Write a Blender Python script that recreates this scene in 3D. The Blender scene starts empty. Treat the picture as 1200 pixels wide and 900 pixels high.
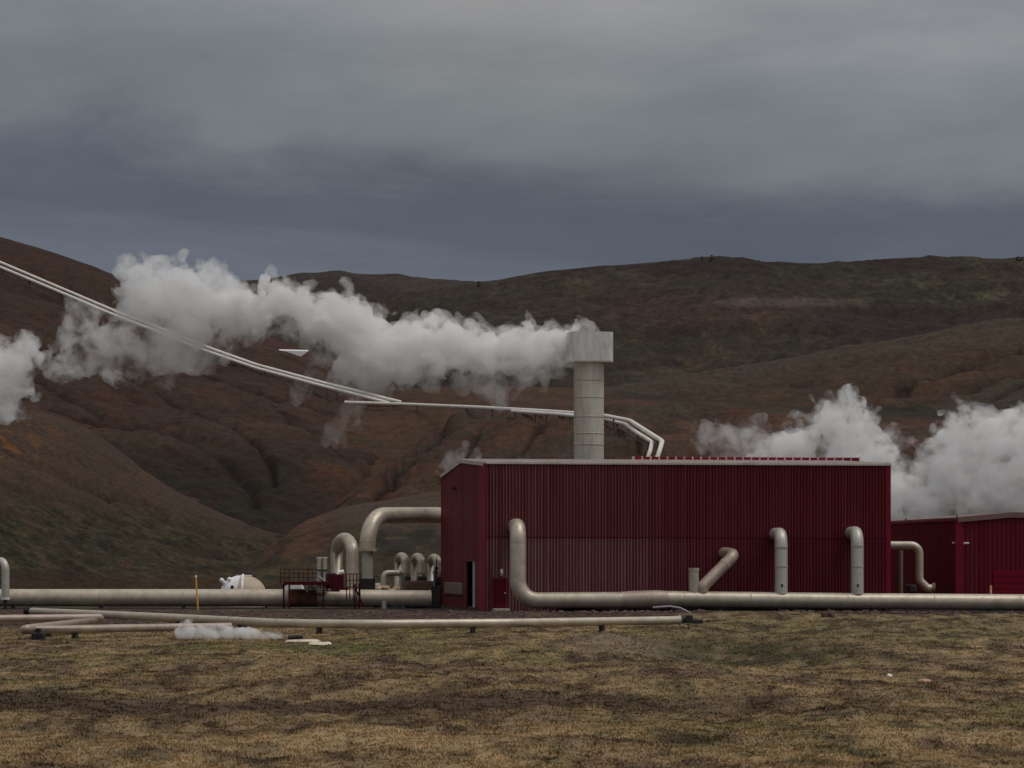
import bpy, bmesh, math, random
import numpy as np
from mathutils import Vector, Matrix
from mathutils.bvhtree import BVHTree

random.seed(7)
RNG = np.random.default_rng(11)
SC = bpy.context.scene
COL = SC.collection
PI = math.pi

# ------------------------------------------------------------------ camera frame
F = 600.0 / math.tan(math.radians(10.0))      # focal length in photo pixels (1200 wide)
EYE = 2.8
HZ = 660.0                                     # eye-level row


def P(px, py, Y):
    return Vector(((px - 600.0) * Y / F, Y, EYE + (HZ - py) * Y / F))


def G(py, z=0.0):                              # distance at which height z projects to row py
    return (EYE - z) * F / (py - HZ)


def lin(c):
    c = np.asarray(c, float) / 255.0
    return np.where(c <= 0.04045, c / 12.92, ((c + 0.055) / 1.055) ** 2.4)


K_ALB = 0.42


def alb(r, g, b, k=K_ALB):
    a = lin((r, g, b)) / k
    return np.clip(a, 0.0, 0.9)


# ------------------------------------------------------------------ numpy noise
_perm = RNG.permutation(512)
_perm = np.concatenate([_perm, _perm, _perm])
_g2 = RNG.normal(size=(512, 2)); _g2 /= np.linalg.norm(_g2, axis=1)[:, None]
_g3 = RNG.normal(size=(512, 3)); _g3 /= np.linalg.norm(_g3, axis=1)[:, None]


def perlin2(x, y):
    xi = np.floor(x).astype(int); yi = np.floor(y).astype(int)
    xf = x - xi; yf = y - yi
    u = xf * xf * xf * (xf * (xf * 6 - 15) + 10); v = yf * yf * yf * (yf * (yf * 6 - 15) + 10)
    out = 0
    for i, wx in ((0, 1 - u), (1, u)):
        for j, wy in ((0, 1 - v), (1, v)):
            h = _perm[(_perm[(xi + i) % 512] + (yi + j)) % 512]
            g = _g2[h]
            out = out + wx * wy * (g[..., 0] * (xf - i) + g[..., 1] * (yf - j))
    return out * 1.5


def fbm2(x, y, octv=4, gain=0.5, lac=2.03, kind=''):
    a, s, n = 1.0, 0.0, 0.0
    for o in range(octv):
        p = perlin2(x + 17.3 * o, y - 9.1 * o)
        if kind == 'ridge': p = 1 - 2 * np.abs(p)
        if kind == 'billow': p = 2 * np.abs(p) - 0.5
        s = s + a * p; n += a
        a *= gain; x = x * lac; y = y * lac
    return s / n


def perlin3(x, y, z):
    xi = np.floor(x).astype(int); yi = np.floor(y).astype(int); zi = np.floor(z).astype(int)
    xf = x - xi; yf = y - yi; zf = z - zi
    fd = lambda t: t * t * t * (t * (t * 6 - 15) + 10)
    u, v, w = fd(xf), fd(yf), fd(zf)
    out = 0
    for i, wx in ((0, 1 - u), (1, u)):
        for j, wy in ((0, 1 - v), (1, v)):
            for k, wz in ((0, 1 - w), (1, w)):
                h = _perm[(_perm[(_perm[(xi + i) % 512] + (yi + j)) % 512] + (zi + k)) % 512]
                g = _g3[h]
                out = out + wx * wy * wz * (g[..., 0] * (xf - i) + g[..., 1] * (yf - j) + g[..., 2] * (zf - k))
    return out * 1.5


def smooth(a, b, x):
    t = np.clip((x - a) / (b - a), 0, 1)
    return t * t * (3 - 2 * t)


# ------------------------------------------------------------------ object helpers
def tag(o, label=None, cat=None, group=None, kind=None):
    if label: o['label'] = label
    if cat: o['category'] = cat
    if group: o['group'] = group
    if kind: o['kind'] = kind
    return o


def link(name, me, mat, parent=None, loc=None, smooth_sh=False):
    o = bpy.data.objects.new(name, me)
    COL.objects.link(o)
    if mat is not None:
        me.materials.append(mat)
    if smooth_sh:
        me.polygons.foreach_set('use_smooth', [True] * len(me.polygons))
    if loc is not None and parent is None:
        o.location = loc
        me.transform(Matrix.Translation(-Vector(loc)))
    if parent is not None:
        o.parent = parent
    return o


def thing(name, label, cat, loc=(0, 0, 0), rz=0.0, group=None):
    o = bpy.data.objects.new(name, None)
    COL.objects.link(o)
    o.empty_display_size = 0.3
    o.location = loc
    o.rotation_euler = (0, 0, rz)
    return tag(o, label, cat, group)


class MB:
    """collects shapes into one mesh"""

    def __init__(s):
        s.v = []; s.f = []; s.sm = []

    def add(s, vs, fs, sm=False):
        n = len(s.v)
        s.v += [tuple(v) for v in vs]
        s.f += [tuple(i + n for i in f) for f in fs]
        s.sm += [sm] * len(fs)
        return s

    def box(s, c, d, rz=0.0, bev=0.0):
        x, y, z = (k / 2 for k in d)
        ca, sa = math.cos(rz), math.sin(rz)
        if bev > 0:
            bm = bmesh.new()
            bmesh.ops.create_cube(bm, size=1, matrix=Matrix.Diagonal((d[0], d[1], d[2], 1)))
            bmesh.ops.bevel(bm, geom=bm.edges[:], offset=bev, segments=2, affect='EDGES', profile=0.6)
            M = Matrix.Translation(c) @ Matrix.Rotation(rz, 4, 'Z')
            vs = [M @ v.co for v in bm.verts]
            bm.verts.index_update()
            fs = [[v.index for v in f.verts] for f in bm.faces]
            bm.free()
            return s.add(vs, fs)
        vs = []
        for dz in (-z, z):
            for dx, dy in ((-x, -y), (x, -y), (x, y), (-x, y)):
                vs.append((c[0] + dx * ca - dy * sa, c[1] + dx * sa + dy * ca, c[2] + dz))
        return s.add(vs, [(0, 3, 2, 1), (4, 5, 6, 7), (0, 1, 5, 4), (1, 2, 6, 5), (2, 3, 7, 6), (3, 0, 4, 7)])

    def tube(s, pts, r, seg=20, caps=True, up=Vector((0.13, 0.21, 1))):
        pts = [Vector(p) for p in pts]
        rs = r if isinstance(r, (list, tuple)) else [r] * len(pts)
        n = len(pts)
        T = []
        for i in range(n):
            a = pts[max(i - 1, 0)]; b = pts[min(i + 1, n - 1)]
            T.append((b - a).normalized())
        u = T[0].cross(up)
        if u.length < 1e-3: u = T[0].cross(Vector((1, 0, 0)))
        u.normalize()
        vs, fs = [], []
        for i in range(n):
            u = (u - T[i] * u.dot(T[i])).normalized()
            w = T[i].cross(u)
            for k in range(seg):
                a = 2 * PI * k / seg
                vs.append(pts[i] + (u * math.cos(a) + w * math.sin(a)) * rs[i])
        for i in range(n - 1):
            for k in range(seg):
                k2 = (k + 1) % seg
                fs.append((i * seg + k, i * seg + k2, (i + 1) * seg + k2, (i + 1) * seg + k))
        s.add(vs, fs, True)
        if caps:
            s.add([vs[k] for k in range(seg)], [tuple(range(seg - 1, -1, -1))])
            s.add([vs[(n - 1) * seg + k] for k in range(seg)], [tuple(range(seg))])
        return s

    def ring(s, c, axis, r, w, seg=20):
        a = Vector(axis).normalized()
        c = Vector(c)
        return s.tube([c - a * w / 2, c + a * w / 2], r, seg)

    def lathe(s, prof, c=(0, 0, 0), seg=32, axis='Z'):
        vs, fs = [], []
        for (r, z) in prof:
            for k in range(seg):
                a = 2 * PI * k / seg
                p = (r * math.cos(a), r * math.sin(a), z)
                if axis == 'X': p = (p[2], p[0], p[1])
                vs.append((p[0] + c[0], p[1] + c[1], p[2] + c[2]))
        m = len(prof)
        for i in range(m - 1):
            for k in range(seg):
                k2 = (k + 1) % seg
                fs.append((i * seg + k, i * seg + k2, (i + 1) * seg + k2, (i + 1) * seg + k))
        return s.add(vs, fs, True)

    def build(s, name, mat, parent=None, loc=None):
        me = bpy.data.meshes.new(name)
        if parent is not None and loc is None and getattr(parent, '_w', True):
            pass
        me.from_pydata(s.v, [], s.f)
        me.polygons.foreach_set('use_smooth', s.sm)
        me.update()
        return link(name, me, mat, parent, loc)


def rel(mb, root):
    """shift a world-space MB into the frame of a thing (Empty without rotation)"""
    l = root.location
    mb.v = [(v[0] - l[0], v[1] - l[1], v[2] - l[2]) for v in mb.v]
    return mb


def fillet(pts, r, n=7):
    """round the corners of a polyline; r may be one radius or one per point"""
    pts = [Vector(p) for p in pts]
    out = [pts[0]]
    for i in range(1, len(pts) - 1):
        a, b, c = pts[i - 1], pts[i], pts[i + 1]
        ri = r[i] if isinstance(r, (list, tuple)) else r
        d1 = (a - b); d2 = (c - b)
        l1, l2 = d1.length, d2.length
        d1.normalize(); d2.normalize()
        ang = d1.angle(d2, PI)
        if ang > PI - 0.02 or ri <= 0:
            out.append(b); continue
        t = min(ri / math.tan(ang / 2), l1 * (0.97 if i == 1 else 0.49), l2 * (0.97 if i == len(pts) - 2 else 0.49))
        rr = t * math.tan(ang / 2)
        bis = (d1 + d2).normalized()
        cen = b + bis * (rr / math.sin(ang / 2))
        s0 = (b + d1 * t) - cen; s1 = (b + d2 * t) - cen
        tot = s0.angle(s1)
        ax = s0.cross(s1).normalized()
        for k in range(n + 1):
            out.append(cen + Matrix.Rotation(tot * k / n, 3, ax) @ s0)
    out.append(pts[-1])
    return out


# ------------------------------------------------------------------ materials
def new_mat(name):
    m = bpy.data.materials.new(name)
    m.use_nodes = True
    nt = m.node_tree
    b = nt.nodes['Principled BSDF']
    return m, nt, b


def rgba(c):
    return (float(c[0]), float(c[1]), float(c[2]), 1.0)


def N(nt, typ, **kw):
    n = nt.nodes.new(typ)
    for k, v in kw.items():
        setattr(n, k, v)
    return n


def surf(name, c, rough=0.6, metal=0.0, var=0.25, scale=3.0, stain=None, stain_amt=0.4, stretch=(1, 1, 1), bump=0.0, bump_scale=20, spec=0.5, stain_scale=1.2):
    """base colour varied by noise, patchy stains, light bump - all in object space"""
    m, nt, b = new_mat(name)
    L = nt.links.new
    tc = N(nt, 'ShaderNodeTexCoord')
    mp = N(nt, 'ShaderNodeMapping'); mp.inputs['Scale'].default_value = stretch
    L(tc.outputs['Object'], mp.inputs['Vector'])
    n1 = N(nt, 'ShaderNodeTexNoise'); n1.inputs['Scale'].default_value = scale; n1.inputs['Detail'].default_value = 6; n1.inputs['Roughness'].default_value = 0.65
    L(mp.outputs[0], n1.inputs['Vector'])
    mr = N(nt, 'ShaderNodeMapRange'); mr.inputs[1].default_value = 0.3; mr.inputs[2].default_value = 0.7
    mr.inputs[3].default_value = 1 - var; mr.inputs[4].default_value = 1 + var
    L(n1.outputs['Fac'], mr.inputs[0])
    mul = N(nt, 'ShaderNodeVectorMath', operation='SCALE')
    mul.inputs[0].default_value = tuple(float(x) for x in c)
    L(mr.outputs[0], mul.inputs['Scale'])
    last = mul.outputs[0]
    if stain is not None:
        n2 = N(nt, 'ShaderNodeTexNoise'); n2.inputs['Scale'].default_value = stain_scale; n2.inputs['Detail'].default_value = 7; n2.inputs['Roughness'].default_value = 0.7
        L(mp.outputs[0], n2.inputs['Vector'])
        r2 = N(nt, 'ShaderNodeMapRange'); r2.inputs[1].default_value = 0.5; r2.inputs[2].default_value = 0.72; r2.inputs[4].default_value = stain_amt
        L(n2.outputs['Fac'], r2.inputs[0])
        mx = N(nt, 'ShaderNodeMix', data_type='RGBA')
        L(r2.outputs[0], mx.inputs['Factor']); L(last, mx.inputs['A']); mx.inputs['B'].default_value = rgba(stain)
        last = mx.outputs['Result']
    L(last, b.inputs['Base Color'])
    b.inputs['Roughness'].default_value = rough
    b.inputs['Metallic'].default_value = metal
    b.inputs['Specular IOR Level'].default_value = spec
    if bump > 0:
        n3 = N(nt, 'ShaderNodeTexNoise'); n3.inputs['Scale'].default_value = bump_scale; n3.inputs['Detail'].default_value = 4
        L(tc.outputs['Object'], n3.inputs['Vector'])
        bp = N(nt, 'ShaderNodeBump'); bp.inputs['Strength'].default_value = 1.0; bp.inputs['Distance'].default_value = bump
        L(n3.outputs['Fac'], bp.inputs['Height']); L(bp.outputs[0], b.inputs['Normal'])
    return m


def soil_mat(name, fine, amt=0.35, bump=0.3, mid=None, speck=None, speck_amt=0.5, stretch=(1, 1, 1)):
    """ground whose soil colours sit in the vertex attribute 'soil'; finer grain from noise"""
    m, nt, b = new_mat(name)
    L = nt.links.new
    at = N(nt, 'ShaderNodeAttribute', attribute_name='soil')
    tc = N(nt, 'ShaderNodeTexCoord')
    mp = N(nt, 'ShaderNodeMapping'); mp.inputs['Scale'].default_value = stretch
    L(tc.outputs['Object'], mp.inputs['Vector'])
    n1 = N(nt, 'ShaderNodeTexNoise'); n1.inputs['Scale'].default_value = fine; n1.inputs['Detail'].default_value = 8; n1.inputs['Roughness'].default_value = 0.75
    L(mp.outputs[0], n1.inputs['Vector'])
    mr = N(nt, 'ShaderNodeMapRange'); mr.inputs[1].default_value = 0.3; mr.inputs[2].default_value = 0.7
    mr.inputs[3].default_value = 1 - amt; mr.inputs[4].default_value = 1 + amt
    L(n1.outputs['Fac'], mr.inputs[0])
    sc = N(nt, 'ShaderNodeVectorMath', operation='SCALE')
    L(at.outputs['Color'], sc.inputs[0]); L(mr.outputs[0], sc.inputs['Scale'])
    last = sc.outputs[0]
    if speck is not None:
        n2 = N(nt, 'ShaderNodeTexNoise'); n2.inputs['Scale'].default_value = fine * 0.6; n2.inputs['Detail'].default_value = 9; n2.inputs['Roughness'].default_value = 0.85
        L(tc.outputs['Object'], n2.inputs['Vector'])
        r2 = N(nt, 'ShaderNodeMapRange'); r2.inputs[1].default_value = 0.56; r2.inputs[2].default_value = 0.68; r2.inputs[4].default_value = speck_amt
        L(n2.outputs['Fac'], r2.inputs[0])
        mx = N(nt, 'ShaderNodeMix', data_type='RGBA')
        L(r2.outputs[0], mx.inputs['Factor']); L(last, mx.inputs['A']); mx.inputs['B'].default_value = rgba(speck)
        last = mx.outputs['Result']
    L(last, b.inputs['Base Color'])
    b.inputs['Roughness'].default_value = 0.95
    b.inputs['Specular IOR Level'].default_value = 0.15
    bp = N(nt, 'ShaderNodeBump'); bp.inputs['Distance'].default_value = bump
    L(n1.outputs['Fac'], bp.inputs['Height']); L(bp.outputs[0], b.inputs['Normal'])
    return m


def grid_mesh(name, X, Y, Z, colr, mat):
    ny, nx = X.shape
    me = bpy.data.meshes.new(name)
    co = np.stack([X, Y, Z], -1).reshape(-1, 3).astype('f')
    i = np.arange(ny * nx).reshape(ny, nx)
    q = np.stack([i[:-1, :-1], i[:-1, 1:], i[1:, 1:], i[1:, :-1]], -1).reshape(-1, 4)
    me.vertices.add(len(co)); me.vertices.foreach_set('co', co.ravel())
    me.loops.add(q.size); me.loops.foreach_set('vertex_index', q.ravel())
    me.polygons.add(len(q))
    me.polygons.foreach_set('loop_start', np.arange(len(q)) * 4)
    me.polygons.foreach_set('loop_total', np.full(len(q), 4))
    me.polygons.foreach_set('use_smooth', np.ones(len(q), bool))
    me.update(calc_edges=True); me.validate()
    at = me.attributes.new('soil', 'FLOAT_COLOR', 'POINT')
    c4 = np.concatenate([colr.reshape(-1, 3), np.ones((len(co), 1))], 1).astype('f')
    at.data.foreach_set('color', c4.ravel())
    o = bpy.data.objects.new(name, me); COL.objects.link(o)
    me.materials.append(mat)
    return o, co, q


def mixc(c, d, f):
    return c * (1 - f[..., None]) + np.asarray(d) * f[..., None]


def seg_dist(px, py, line):
    """distance to a polyline in a 2-D chart, with the signed side"""
    d = np.full(px.shape, 1e9)
    for (x0, y0), (x1, y1) in zip(line[:-1], line[1:]):
        dx, dy = x1 - x0, y1 - y0
        t = np.clip(((px - x0) * dx + (py - y0) * dy) / (dx * dx + dy * dy), 0, 1)
        d = np.minimum(d, np.hypot(px - x0 - t * dx, py - y0 - t * dy))
    return d


HILLS = {}
HK = 0.55


def hill(name, ridge, Yr, Yf, zf, px0, px1, nx, nv, colour, mat, amp, wl, back=0.35, gullies=(), octv=6, rough_ridge=0.3, kind='', warp=None, label=None, shrub=0.6, rill=0.0, rdir=1):
    px = np.linspace(px0, px1, nx)
    rp = np.interp(px, [p[0] for p in ridge], [p[1] for p in ridge])
    # light smoothing of the crest line
    k = max(3, int(nx / 60)) | 1
    ker = np.hanning(k + 2)[1:-1]; ker /= ker.sum()
    rp = np.convolve(np.pad(rp, k // 2, mode='edge'), ker, 'valid')
    zr = EYE + (HZ - rp) * Yr / F
    Xc = (px - 600) * Yr / F
    v = np.concatenate([np.linspace(0, 1, nv), 1 + np.linspace(0, 1, max(10, nv // 8))[1:] ** 1.5 * back])
    V, XX = np.meshgrid(v, Xc, indexing='ij')
    ZR = np.broadcast_to(zr, V.shape)
    YY = Yf + (Yr - Yf) * V
    vv = np.clip(V, 0, 1)
    prof = 0.5 * vv + 0.5 * np.sin(vv * PI / 2)
    over = np.clip(V - 1, 0, None)
    ZZ = zf + (ZR - zf) * prof - (ZR - zf) * (over * 0.35 + 2.6 * over ** 2)
    taper = 1 - (1 - rough_ridge) * smooth(0.8, 1.0, V) * (1 - smooth(1.0, 1.1, V))
    ppx = 600 + XX * F / YY
    ppy = HZ - (ZZ - EYE) * F / YY
    X2, Y2 = XX, YY
    if warp:
        X2 = XX * warp[0] + YY * warp[1]; Y2 = XX * warp[2] + YY * warp[3]
    nz = fbm2(X2 / wl, Y2 / wl, octv, 0.5, kind=kind)
    fine = fbm2(X2 / (wl * .12) + 5, YY / (wl * .3), 4, 0.6)
    dz = amp * (nz + 0.13 * fine) * taper
    if rill:
        rs_ = fbm2((4 * rdir * XX + 3 * YY) / 5 / (wl * .16) + 2.5, (3 * rdir * XX - 4 * YY) / 5 / (wl * .9), 4, 0.55, kind='ridge')
        dz = dz + rill * rs_ * taper
    gully_shade = np.zeros(XX.shape)
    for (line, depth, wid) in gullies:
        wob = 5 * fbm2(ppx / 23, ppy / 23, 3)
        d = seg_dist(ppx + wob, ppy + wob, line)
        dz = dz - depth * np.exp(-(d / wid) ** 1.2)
        gully_shade = np.maximum(gully_shade, np.exp(-(d / (wid * .42)) ** 2) * min(1, depth / 1.0))
    ZZ = ZZ + dz
    ppy2 = HZ - (ZZ - EYE) * F / YY
    c = colour(ppx, ppy2, XX, YY, V, nz)
    c = mixc(c, alb(30, 22, 18), gully_shade * (0.75 + 0.5 * np.clip(nz, -.5, .5)))        # shade of the gully beds painted into the soil colour
    scr = fbm2(XX / (wl * .022) + 3, YY / (wl * .07), 3, 0.75)
    g_ = c.mean(-1, keepdims=True)
    c = g_ + (c - g_) * 1.12
    c = c * (HK * (1 + 0.50 * np.clip(scr, -.7, .9)))[..., None]
    c = mixc(c, BLK, smooth(0.20, 0.42, fbm2((4 * XX + 3 * YY) / 5 / (wl * .05) + 60, (3 * XX - 4 * YY) / 5 / (wl * .16), 3, 0.7)) * 0.6 * shrub)
    o, co, q = grid_mesh(name, XX, YY, ZZ, c, mat)
    o['kind'] = 'structure'
    if label: o['label'] = label
    HILLS[name] = (o, co, q)
    return o


# ---- soils (sRGB as seen, turned into albedo)
BRN = alb(54, 41, 35); BRN2 = alb(68, 51, 44); DBRN = alb(36, 27, 23); ORG = alb(80, 52, 36)
GRN = alb(48, 45, 32); DGRN = alb(32, 30, 22); GREY = alb(66, 61, 55); MAR = alb(46, 34, 33)
OLV = alb(60, 56, 44); PALE = alb(86, 78, 72); RED = alb(62, 40, 38); BLK = alb(25, 22, 19)


def c_left(px, py, X, Y, V, nz):
    c = np.broadcast_to(BRN, px.shape + (3,)).copy()
    n = fbm2(X / 30, Y / 30, 4); n2 = fbm2(X / 9 + 40, Y / 14, 4)
    c = mixc(c, BRN2, smooth(0.0, 0.35, n) * 0.7)
    c = mixc(c, alb(50, 36, 29), smooth(400, 300, py) * 0.8)
    c = mixc(c, alb(62, 36, 30), smooth(0.05, 0.4, n2) * 0.5)
    low = smooth(500, 560, py + 30 * n)
    c = mixc(c, alb(30, 27, 20), low * 0.85 * smooth(430, 330, px))
    c = mixc(c, ORG, smooth(-0.1, 0.3, n2) * smooth(330, 420, px) * smooth(480, 520, py) * 0.6)
    c = mixc(c, GRN, smooth(0.1, 0.3, n) * smooth(470, 540, py) * 0.6)
    c = mixc(c, DBRN, np.clip(-nz * 1.6, 0, 0.5))
    return c


def c_foot(px, py, X, Y, V, nz):
    c = np.broadcast_to(alb(62, 49, 42), px.shape + (3,)).copy()
    S_ = (4 * X + 3 * Y) / 5; T_ = (3 * X - 4 * Y) / 5
    n = fbm2(S_ / 5, T_ / 13, 5, .6); n2 = fbm2(S_ / 0.8 + 9, T_ / 2.6, 4, .7); n3 = fbm2(S_ / 1.7 + 70, T_ / 5, 5, .7)
    c = mixc(c, alb(92, 66, 40), smooth(0.0, 0.3, n3) * smooth(60, 0, np.abs(py - 520)) * smooth(120, 0, px) * 0.9)
    c = mixc(c, alb(80, 55, 38), smooth(0.0, 0.4, n3) * smooth(25, 0, np.abs(px - 165)) * 0.6)
    line = np.interp(px, [0, 100, 200, 300, 400], [590, 592, 600, 625, 645])
    g = smooth(-22, 28, py - line + 40 * n)
    c = mixc(c, GRN, g * 0.9)
    c = mixc(c, DGRN, g * smooth(-0.05, 0.25, n2) * 0.9)
    c = mixc(c, BLK, g * smooth(0.05, 0.3, n3) * 0.6)
    c = mixc(c, alb(64, 60, 42), g * smooth(0.12, 0.35, -n2) * 0.8)
    c = mixc(c, alb(74, 56, 44), g * smooth(0.1, 0.35, -n3) * 0.7)
    b = smooth(668, 682, py + 10 * n2)
    c = mixc(c, alb(58, 43, 34), b * 0.8)
    return c


def c_mound(px, py, X, Y, V, nz):
    c = np.broadcast_to(alb(66, 55, 47), px.shape + (3,)).copy()
    n = fbm2(X / 5, Y / 8, 5); n2 = fbm2(X / 1.6 + 9, Y / 4, 4)
    c = mixc(c, alb(44, 40, 33), smooth(606, 626, py + 16 * n))
    c = mixc(c, alb(86, 56, 42), smooth(410, 360, px + 20 * n) * 0.5)
    c = mixc(c, alb(54, 48, 34), smooth(640, 665, py + 12 * n) * 0.9)
    c = mixc(c, DGRN, smooth(0.0, 0.3, n2) * smooth(600, 630, py) * 0.7)
    c = mixc(c, alb(72, 62, 46), smooth(0.15, 0.35, -n2) * 0.5)
    return c


def c_behind(px, py, X, Y, V, nz):
    c = np.broadcast_to(alb(58, 46, 38), px.shape + (3,)).copy()
    n = fbm2(X / 16, Y / 22, 5); n2 = fbm2(X / 5 + 9, Y / 7, 4)
    c = mixc(c, alb(72, 53, 44), smooth(0.0, 0.3, n) * 0.8)
    c = mixc(c, alb(66, 42, 35), smooth(0.0, 0.3, n2) * 0.5)
    c = mixc(c, ORG, smooth(470, 430, px) * smooth(-0.1, 0.25, n2) * 0.4)
    c = mixc(c, alb(58, 55, 47), smooth(0.05, 0.35, -n) * smooth(430, 520, px) * 0.8)
    c = mixc(c, DGRN, smooth(0.1, 0.35, -n2) * smooth(540, 600, py) * 0.7)
    c = mixc(c, alb(80, 60, 50), smooth(30, 0, np.abs(py - 503)) * smooth(700, 760, px) * smooth(0, .3, n2 + .1) * 0.8)
    return c


def c_plain(px, py, X, Y, V, nz):
    c = np.broadcast_to(alb(64, 48, 38), px.shape + (3,)).copy()
    n = fbm2(X / 25, Y / 20, 5); n2 = fbm2(X / 9 + 9, Y / 9, 4)
    c = mixc(c, alb(72, 53, 43), smooth(0.0, 0.3, n) * 0.6)
    c = mixc(c, alb(50, 46, 36), smooth(0.0, 0.3, -n) * smooth(600, 720, px))
    c = mixc(c, alb(40, 35, 29), smooth(0.8, 0.93, V) * smooth(700, 740, px))
    return c


def c_right_mid(px, py, X, Y, V, nz):
    c = np.broadcast_to(alb(58, 46, 38), px.shape + (3,)).copy()
    n = fbm2(X / 40, Y / 50, 5); n2 = fbm2(X / 12 + 9, Y / 20, 5)
    crest = np.interp(px, [640, 760, 820, 900, 1000, 1100, 1200], [475, 452, 443, 425, 405, 389, 375])
    dd = py - crest
    c = mixc(c, alb(62, 54, 46), smooth(34, 8, dd + 26 * n) * 0.85)
    c = mixc(c, alb(72, 52, 41), smooth(0.0, 0.3, n2) * smooth(15, 40, dd) * 0.6)
    low = py - np.interp(px, [1000, 1100, 1200], [505, 470, 432])
    c = mixc(c, alb(58, 53, 45), smooth(-4, 14, low + 16 * n) * smooth(1000, 1060, px) * 0.9)
    c = mixc(c, alb(38, 34, 27), smooth(0.14, 0.03, V + 0.05 * n2) * 0.85)
    c = mixc(c, alb(52, 37, 28), np.clip(-nz * 1.5, 0, 0.6))
    return c


def c_right_far(px, py, X, Y, V, nz):
    c = np.broadcast_to(alb(50, 44, 37), px.shape + (3,)).copy()
    n = fbm2(X / 60, Y / 80, 6, 0.6); n2 = fbm2(X / 18 + 9, Y / 40, 6, 0.65); n3 = fbm2(X / 90 + 50, Y / 60, 5)
    n4 = fbm2(X / 5 + 19, Y / 14, 4, 0.7)
    c = mixc(c, OLV, smooth(0.0, 0.3, n2) * 0.8)
    c = mixc(c, MAR, smooth(0.02, 0.25, n) * 0.85)
    c = mixc(c, alb(44, 42, 35), smooth(0.0, 0.25, n3) * 0.7)
    top = smooth(330, 312, py)
    c = mixc(c, alb(42, 33, 31), top * smooth(-0.15, 0.15, n) * 0.8)
    m = smooth(30, 6, np.abs(py - 362 + 6 * n2)) * smooth(660, 760, px) * smooth(1010, 900, px)
    c = mixc(c, alb(58, 42, 39), m * 0.6)
    m = smooth(7, 2, np.abs(py - 354 - 0.012 * np.abs(px - 900) + 4 * n2)) * smooth(815, 860, px) * smooth(1040, 990, px)
    c = mixc(c, alb(80, 72, 66), m * 0.6)
    m = smooth(60, 20, np.abs(py - 405 + 12 * n2)) * smooth(660, 720, px) * smooth(960, 860, px)
    c = mixc(c, alb(78, 58, 42), m * smooth(0.14, 0.34, n2 + 0.2 * n4) * 0.4)
    m = smooth(46, 20, np.abs(py - 392 + 10 * n)) * smooth(930, 1000, px)
    c = mixc(c, alb(44, 34, 35), m * 0.8)
    c = mixc(c, alb(70, 66, 52), smooth(20, 4, np.abs(py - 342 + 8 * n)) * smooth(940, 1020, px) * smooth(0.0, 0.3, n2 + .3 * n4))
    c = c * (1 + 0.8 * np.clip(n4, -0.5, 0.5))[..., None]
    return c


def c_far(px, py, X, Y, V, nz):
    c = np.broadcast_to(alb(52, 47, 43), px.shape + (3,)).copy()
    n = fbm2(X / 60, Y / 90, 5, 0.6); n2 = fbm2(X / 25 + 9, Y / 60, 5, 0.65)
    c = mixc(c, alb(44, 37, 36), smooth(0.0, 0.3, n) * 0.8)
    c = mixc(c, alb(66, 54, 44), smooth(0.1, 0.35, n2) * 0.6)
    return c


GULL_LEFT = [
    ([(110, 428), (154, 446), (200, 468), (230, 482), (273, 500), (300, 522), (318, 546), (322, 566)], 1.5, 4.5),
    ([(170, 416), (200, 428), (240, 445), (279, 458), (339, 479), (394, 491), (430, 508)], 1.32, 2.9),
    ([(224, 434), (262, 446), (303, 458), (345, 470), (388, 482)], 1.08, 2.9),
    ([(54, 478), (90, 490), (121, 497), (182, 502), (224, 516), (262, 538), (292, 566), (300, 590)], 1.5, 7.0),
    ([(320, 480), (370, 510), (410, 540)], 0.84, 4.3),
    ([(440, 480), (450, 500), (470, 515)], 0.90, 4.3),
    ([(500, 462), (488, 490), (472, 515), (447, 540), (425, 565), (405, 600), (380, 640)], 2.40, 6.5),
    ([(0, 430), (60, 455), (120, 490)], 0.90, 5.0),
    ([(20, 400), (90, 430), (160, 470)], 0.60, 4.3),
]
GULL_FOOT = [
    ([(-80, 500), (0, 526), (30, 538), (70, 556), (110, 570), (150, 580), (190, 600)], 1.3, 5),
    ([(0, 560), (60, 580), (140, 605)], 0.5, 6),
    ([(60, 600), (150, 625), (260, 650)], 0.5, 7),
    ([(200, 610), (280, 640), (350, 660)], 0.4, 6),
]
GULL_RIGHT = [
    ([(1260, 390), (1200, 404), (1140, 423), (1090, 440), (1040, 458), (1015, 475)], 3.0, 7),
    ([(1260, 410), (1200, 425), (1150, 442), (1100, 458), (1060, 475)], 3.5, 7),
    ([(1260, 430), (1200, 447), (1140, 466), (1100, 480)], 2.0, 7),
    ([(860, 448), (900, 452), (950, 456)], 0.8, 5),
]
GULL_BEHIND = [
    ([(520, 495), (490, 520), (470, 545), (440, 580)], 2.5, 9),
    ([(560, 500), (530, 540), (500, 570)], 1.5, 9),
    ([(640, 500), (610, 520), (560, 545)], 1.0, 8),
]

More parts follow.
